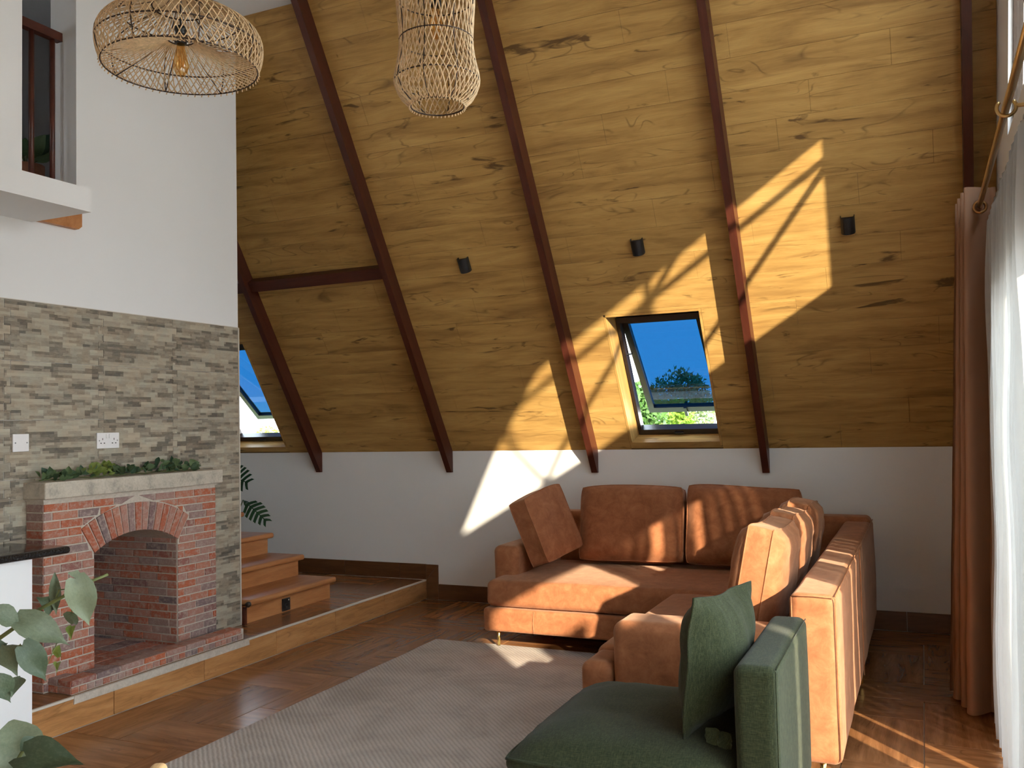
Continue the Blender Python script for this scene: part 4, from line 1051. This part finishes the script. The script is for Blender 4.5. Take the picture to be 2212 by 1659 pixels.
ct = thing('side_table', (-1.5, .92, 0), 'small round oak table carrying the vase', 'table')
m = MB(); m.lathe([(.27, 0), (.28, .006), (.28, .022), (.275, .03)], (-1.5, .92, .42), 40); m.build('table_top', MAT['oak_table'], ct)
for k in range(3):
    a = k*2*PI/3; MB().tube([(-1.5+.22*math.cos(a), .92+.22*math.sin(a), 0), (-1.5+.16*math.cos(a), .92+.16*math.sin(a), .42)], [.012, .018], 10).build('leg', MAT['oak_table'], ct)
# chair whose post top shows at the bottom edge
dc = thing('dining_chair', (-1.2, 1.0, 0), 'pale oak dining chair, only its back post top showing', 'chair')
PA, PB = Vector((-1.335, 1.292, 0)), Vector((-1.13, .93, 0))
for P in (PA, PB): rbox(.042, .032, .795, .012, 3, 3).build('back_post', MAT['oak_table'], dc, Matrix.Translation((P.x, P.y, .3975)) @ Matrix.Rotation(-1.05, 4, 'Z'))
dirn = (PB-PA).normalized(); nrm_ = Vector((-dirn.y, dirn.x, 0))*-1
for zc in (.55, .68): rbox((PB-PA).length, .018, .06, .008, 2, 2).build('back_rail', MAT['oak_table'], dc, frame((PA+PB)/2+Vector((0, 0, zc)), dirn, Vector((-dirn.y, dirn.x, 0)), Z))
ctr = (PA+PB)/2+nrm_*-.2
rbox(.42, .40, .03, .012, 2, 3).build('seat', MAT['oak_table'], dc, frame(ctr+Vector((0, 0, .45)), dirn, Vector((-dirn.y, dirn.x, 0)), Z))
for s_ in (-1, 1): MB().tube([ctr+dirn*.18*s_+nrm_*-.17, ctr+dirn*.17*s_+nrm_*-.16+Vector((0, 0, .44))], .017, 10).build('leg', MAT['oak_table'], dc)

# garland on the mantel
ga = thing('eucalyptus_garland', (-4.0, 3.6, 1.184), 'eucalyptus garland laid along the concrete mantel', 'garland')
MB().tube([(-4.01+.012*math.sin(i*1.3), 3.13+i*.06, 1.192+.004*math.sin(i*2.1)) for i in range(19)], .003, 6).build('stem', MAT['stem_green'], ga)
gl1 = leaf_mesh('leaf', MAT['leaf_garland'], 'round'); gl2 = leaf_mesh('leaf', MAT['leaf_garland'], 'blade'); gl3 = leaf_mesh('leaf', MAT['leaf_lime'], 'round')
for i in range(130):
    y = 3.125+1.08*(i+rnd.random())/130; tall = .042+(.030 if 3.36 < y < 3.60 else 0)+(.055*math.exp(-((y-3.93)/.13)**2))
    b = Vector((-4.01+rnd.uniform(-.03, .03), y, 1.190+rnd.random()*tall*.7)); d = Vector((rnd.uniform(-.3, .9), rnd.uniform(-.9, .9), rnd.uniform(.0, .9))).normalized()
    lime = 3.40 < y < 3.60 and rnd.random() < .6
    L = rnd.uniform(.032, .055)
    e_ = b+d*L; e_.z = max(e_.z, 1.187+.002)
    put_leaf(gl3 if lime else (gl2 if rnd.random() < .4 else gl1), ga, b, e_, L*rnd.uniform(.5, .85), Vector((1, -.6, .7))+Vector((rnd.uniform(-.5, .5), rnd.uniform(-.5, .5), rnd.uniform(-.4, .4))))

# monstera behind the stairs
mo = thing('monstera_plant', (-5.32, 6.02, ZP), 'dark green split-leaf plant peeping past the stone wall', 'plant')
m = MB(); m.lathe([(.09, 0), (.12, .02), (.145, .22), (.15, .24), (.135, .24), (.13, .20)], (-5.32, 6.02, ZP), 24, caps=True); m.build('pot', MAT['terracotta'], mo)
def monstera_leaf(base_, tip, width, face):
    b, t_ = Vector(base_), Vector(tip); d = (t_-b); L = d.length; d.normalize(); s_ = d.cross(Vector(face)).normalized(); n_ = s_.cross(d); m_ = MB()
    prof = [.25, .8, 1, .95, .85, .66, .42, .12]
    for side in (-1, 1):
        for i in range(7):
            y0_, y1_ = i/7+.012, (i+1)/7-.030
            w0 = prof[i]*.5*width
            vs = []
            for (yy_, f0) in ((y0_, 0), (y1_, 0), (y1_+.10, 1), (y0_+.11, 1), (y0_+.05, .5), (y1_+.05, .5)):
                q = b+d*(yy_*L)+s_*(side*w0*f0)+n_*(-.06*L*f0*f0+.05*L*math.sin(yy_*3)); vs.append(q)
            m_.add([vs[0], vs[1], vs[5], vs[4], vs[2], vs[3]], [(0, 1, 2, 3), (3, 2, 4, 5)], True)
    m_.tube([b, b+d*L*.5+n_*.05*L, b+d*L*.96], .004, 6)
    return m_.build('leaf', MAT['leaf_dark'], mo)
for b, t_, wd, fc in (((-5.16, 5.93, .84), (-4.93, 5.95, .665), .17, (.3, -.8, .6)), ((-5.36, 5.93, 1.06), (-5.10, 5.93, .98), .24, (.1, -1, .5)), ((-5.5, 6.0, 1.1), (-5.75, 6.0, 1.0), .25, (-.2, -1, .6))):
    monstera_leaf(b, t_, wd, fc); MB().tube([(-5.32, 6.02, ZP+.2), ((b[0]-5.32)/2-.02, (b[1]+6.02)/2, (b[2]+ZP+.2)/2+.12), b], [.008, .006, .004], 6).build('stem', MAT['stem_green'], mo)
m = MB(); m.lathe([(.128, .215), (.001, .215)], (-5.32, 6.02, ZP), 20, caps=False); m.build('soil', MAT['bark'], mo)

# plant up in the loft
lpnt = thing('loft_plant', (-4.9, 3.74, 2.605), 'small green plant in the dim loft behind the railing', 'plant')
m = MB(); m.lathe([(.07, 0), (.10, .35), (.10, .45), (.09, .45)], (-4.9, 3.74, 2.605), 18); m.build('pot', MAT['terracotta'], lpnt)
for k in range(9):
    a = k*.7; b = Vector((-4.9, 3.74, 3.05)); e_ = b+Vector((.16*math.cos(a), .16*math.sin(a), .17+.05*math.sin(k*2.1))); put_leaf(lo_ if False else gl1, lpnt, b+(e_-b)*.35, e_, .09, (1, -1, .3)); MB().tube([b, b+(e_-b)*.4], .004, 5).build('stem', MAT['stem_green'], lpnt)

# ================================================================== TREES OUTSIDE
def tree(name, base_, zt, rx, rz, zc, mat, n, ls, label, shape='round', seed=1, spr=1.0):
    rr = random.Random(seed); bx, by, bz = base_
    t = thing(name, base_, label, 'tree', 'trees outside the skylights')
    m = MB(); m.tube([(bx, by, bz), (bx+.05*rx, by, (bz+zc)/2), (bx, by, zc)], [.06*rz+.05, .045*rz+.03, .03*rz], 8)
    for k in range(9):
        a = rr.uniform(0, 2*PI); m.tube([(bx, by, zc-rz*.55+k*.08*rz), (bx+rx*.7*math.cos(a), by+rx*.5*math.sin(a), zc-rz*.1+k*.11*rz)], [.03*rz, .006*rz], 5)
    m.build('trunk', MAT['bark'], t)
    m = MB(); cl = [(Vector((rr.gauss(0, .45)*rx, rr.gauss(0, .4)*rx, rr.uniform(-.9, .9)*rz)), rr.uniform(.22, .42)) for _ in range(26)]
    i = 0
    while i < n:
        c, s_ = cl[rr.randrange(len(cl))]
        p = c+Vector((rr.gauss(0, 1)*rx*s_, rr.gauss(0, 1)*rx*s_, rr.gauss(0, 1)*rz*s_))*spr
        h = (p.z/rz+1)/2
        lim = {'round': math.sqrt(max(0, 1-(p.z/rz)**2)), 'cone': max(.08, 1-h*.85)}[shape]
        if abs(p.z) > rz or math.hypot(p.x, p.y) > rx*lim: continue
        q = Vector((bx, by, zc))+p; d = Vector((rr.gauss(0, 1), rr.gauss(0, 1), rr.gauss(0, 1)+(.8 if shape == 'cone' else 0))).normalized(); e_ = d.cross(Vector((rr.gauss(0, 1), rr.gauss(0, 1), rr.gauss(0, 1)))).normalized()
        L = ls*rr.uniform(.7, 1.3); m.add([q, q+d*L*.5+e_*L*.22, q+d*L, q+d*L*.5-e_*L*.22], [(0, 1, 2, 3)]); i += 1
    o = m.build('crown', mat, t); o['kind'] = 'stuff'
    return t
gz = lambda y: -.5-(y-6.75)*21.5/63.25
tree('tree', (-7.42, 30, gz(30)), 3.1, 1.15, 1.45, 1.72, MAT['tree_grey'], 4200, .17, 'feathery grey-green tree straight outside the open skylight', 'round', 3, .9)
tree('tree', (-7.03, 28, gz(28)), 1.9, .55, 1.0, 1.05, MAT['tree_bright'], 3600, .17, 'bright yellow-green bush below the feathery tree', 'round', 5)
tree('tree', (-7.08, 24, gz(24)), 2.3, .95, 1.6, .82, MAT['tree_dark'], 6000, .22, 'dense dark green tree at the skylight left edge', 'round', 8)
tree('tree', (-9.2, 42, gz(42)), 1.6, .55, .7, 1.05, MAT['tree_dark'], 900, .14, 'small distant tree at the skylight lower right', 'cone', 9)
tree('tree', (-24.7, 30, gz(30)), 1.5, 1.05, 1.1, .42, MAT['tree_bright'], 2600, .17, 'pale green rounded tree outside the half hidden skylight', 'round', 12)
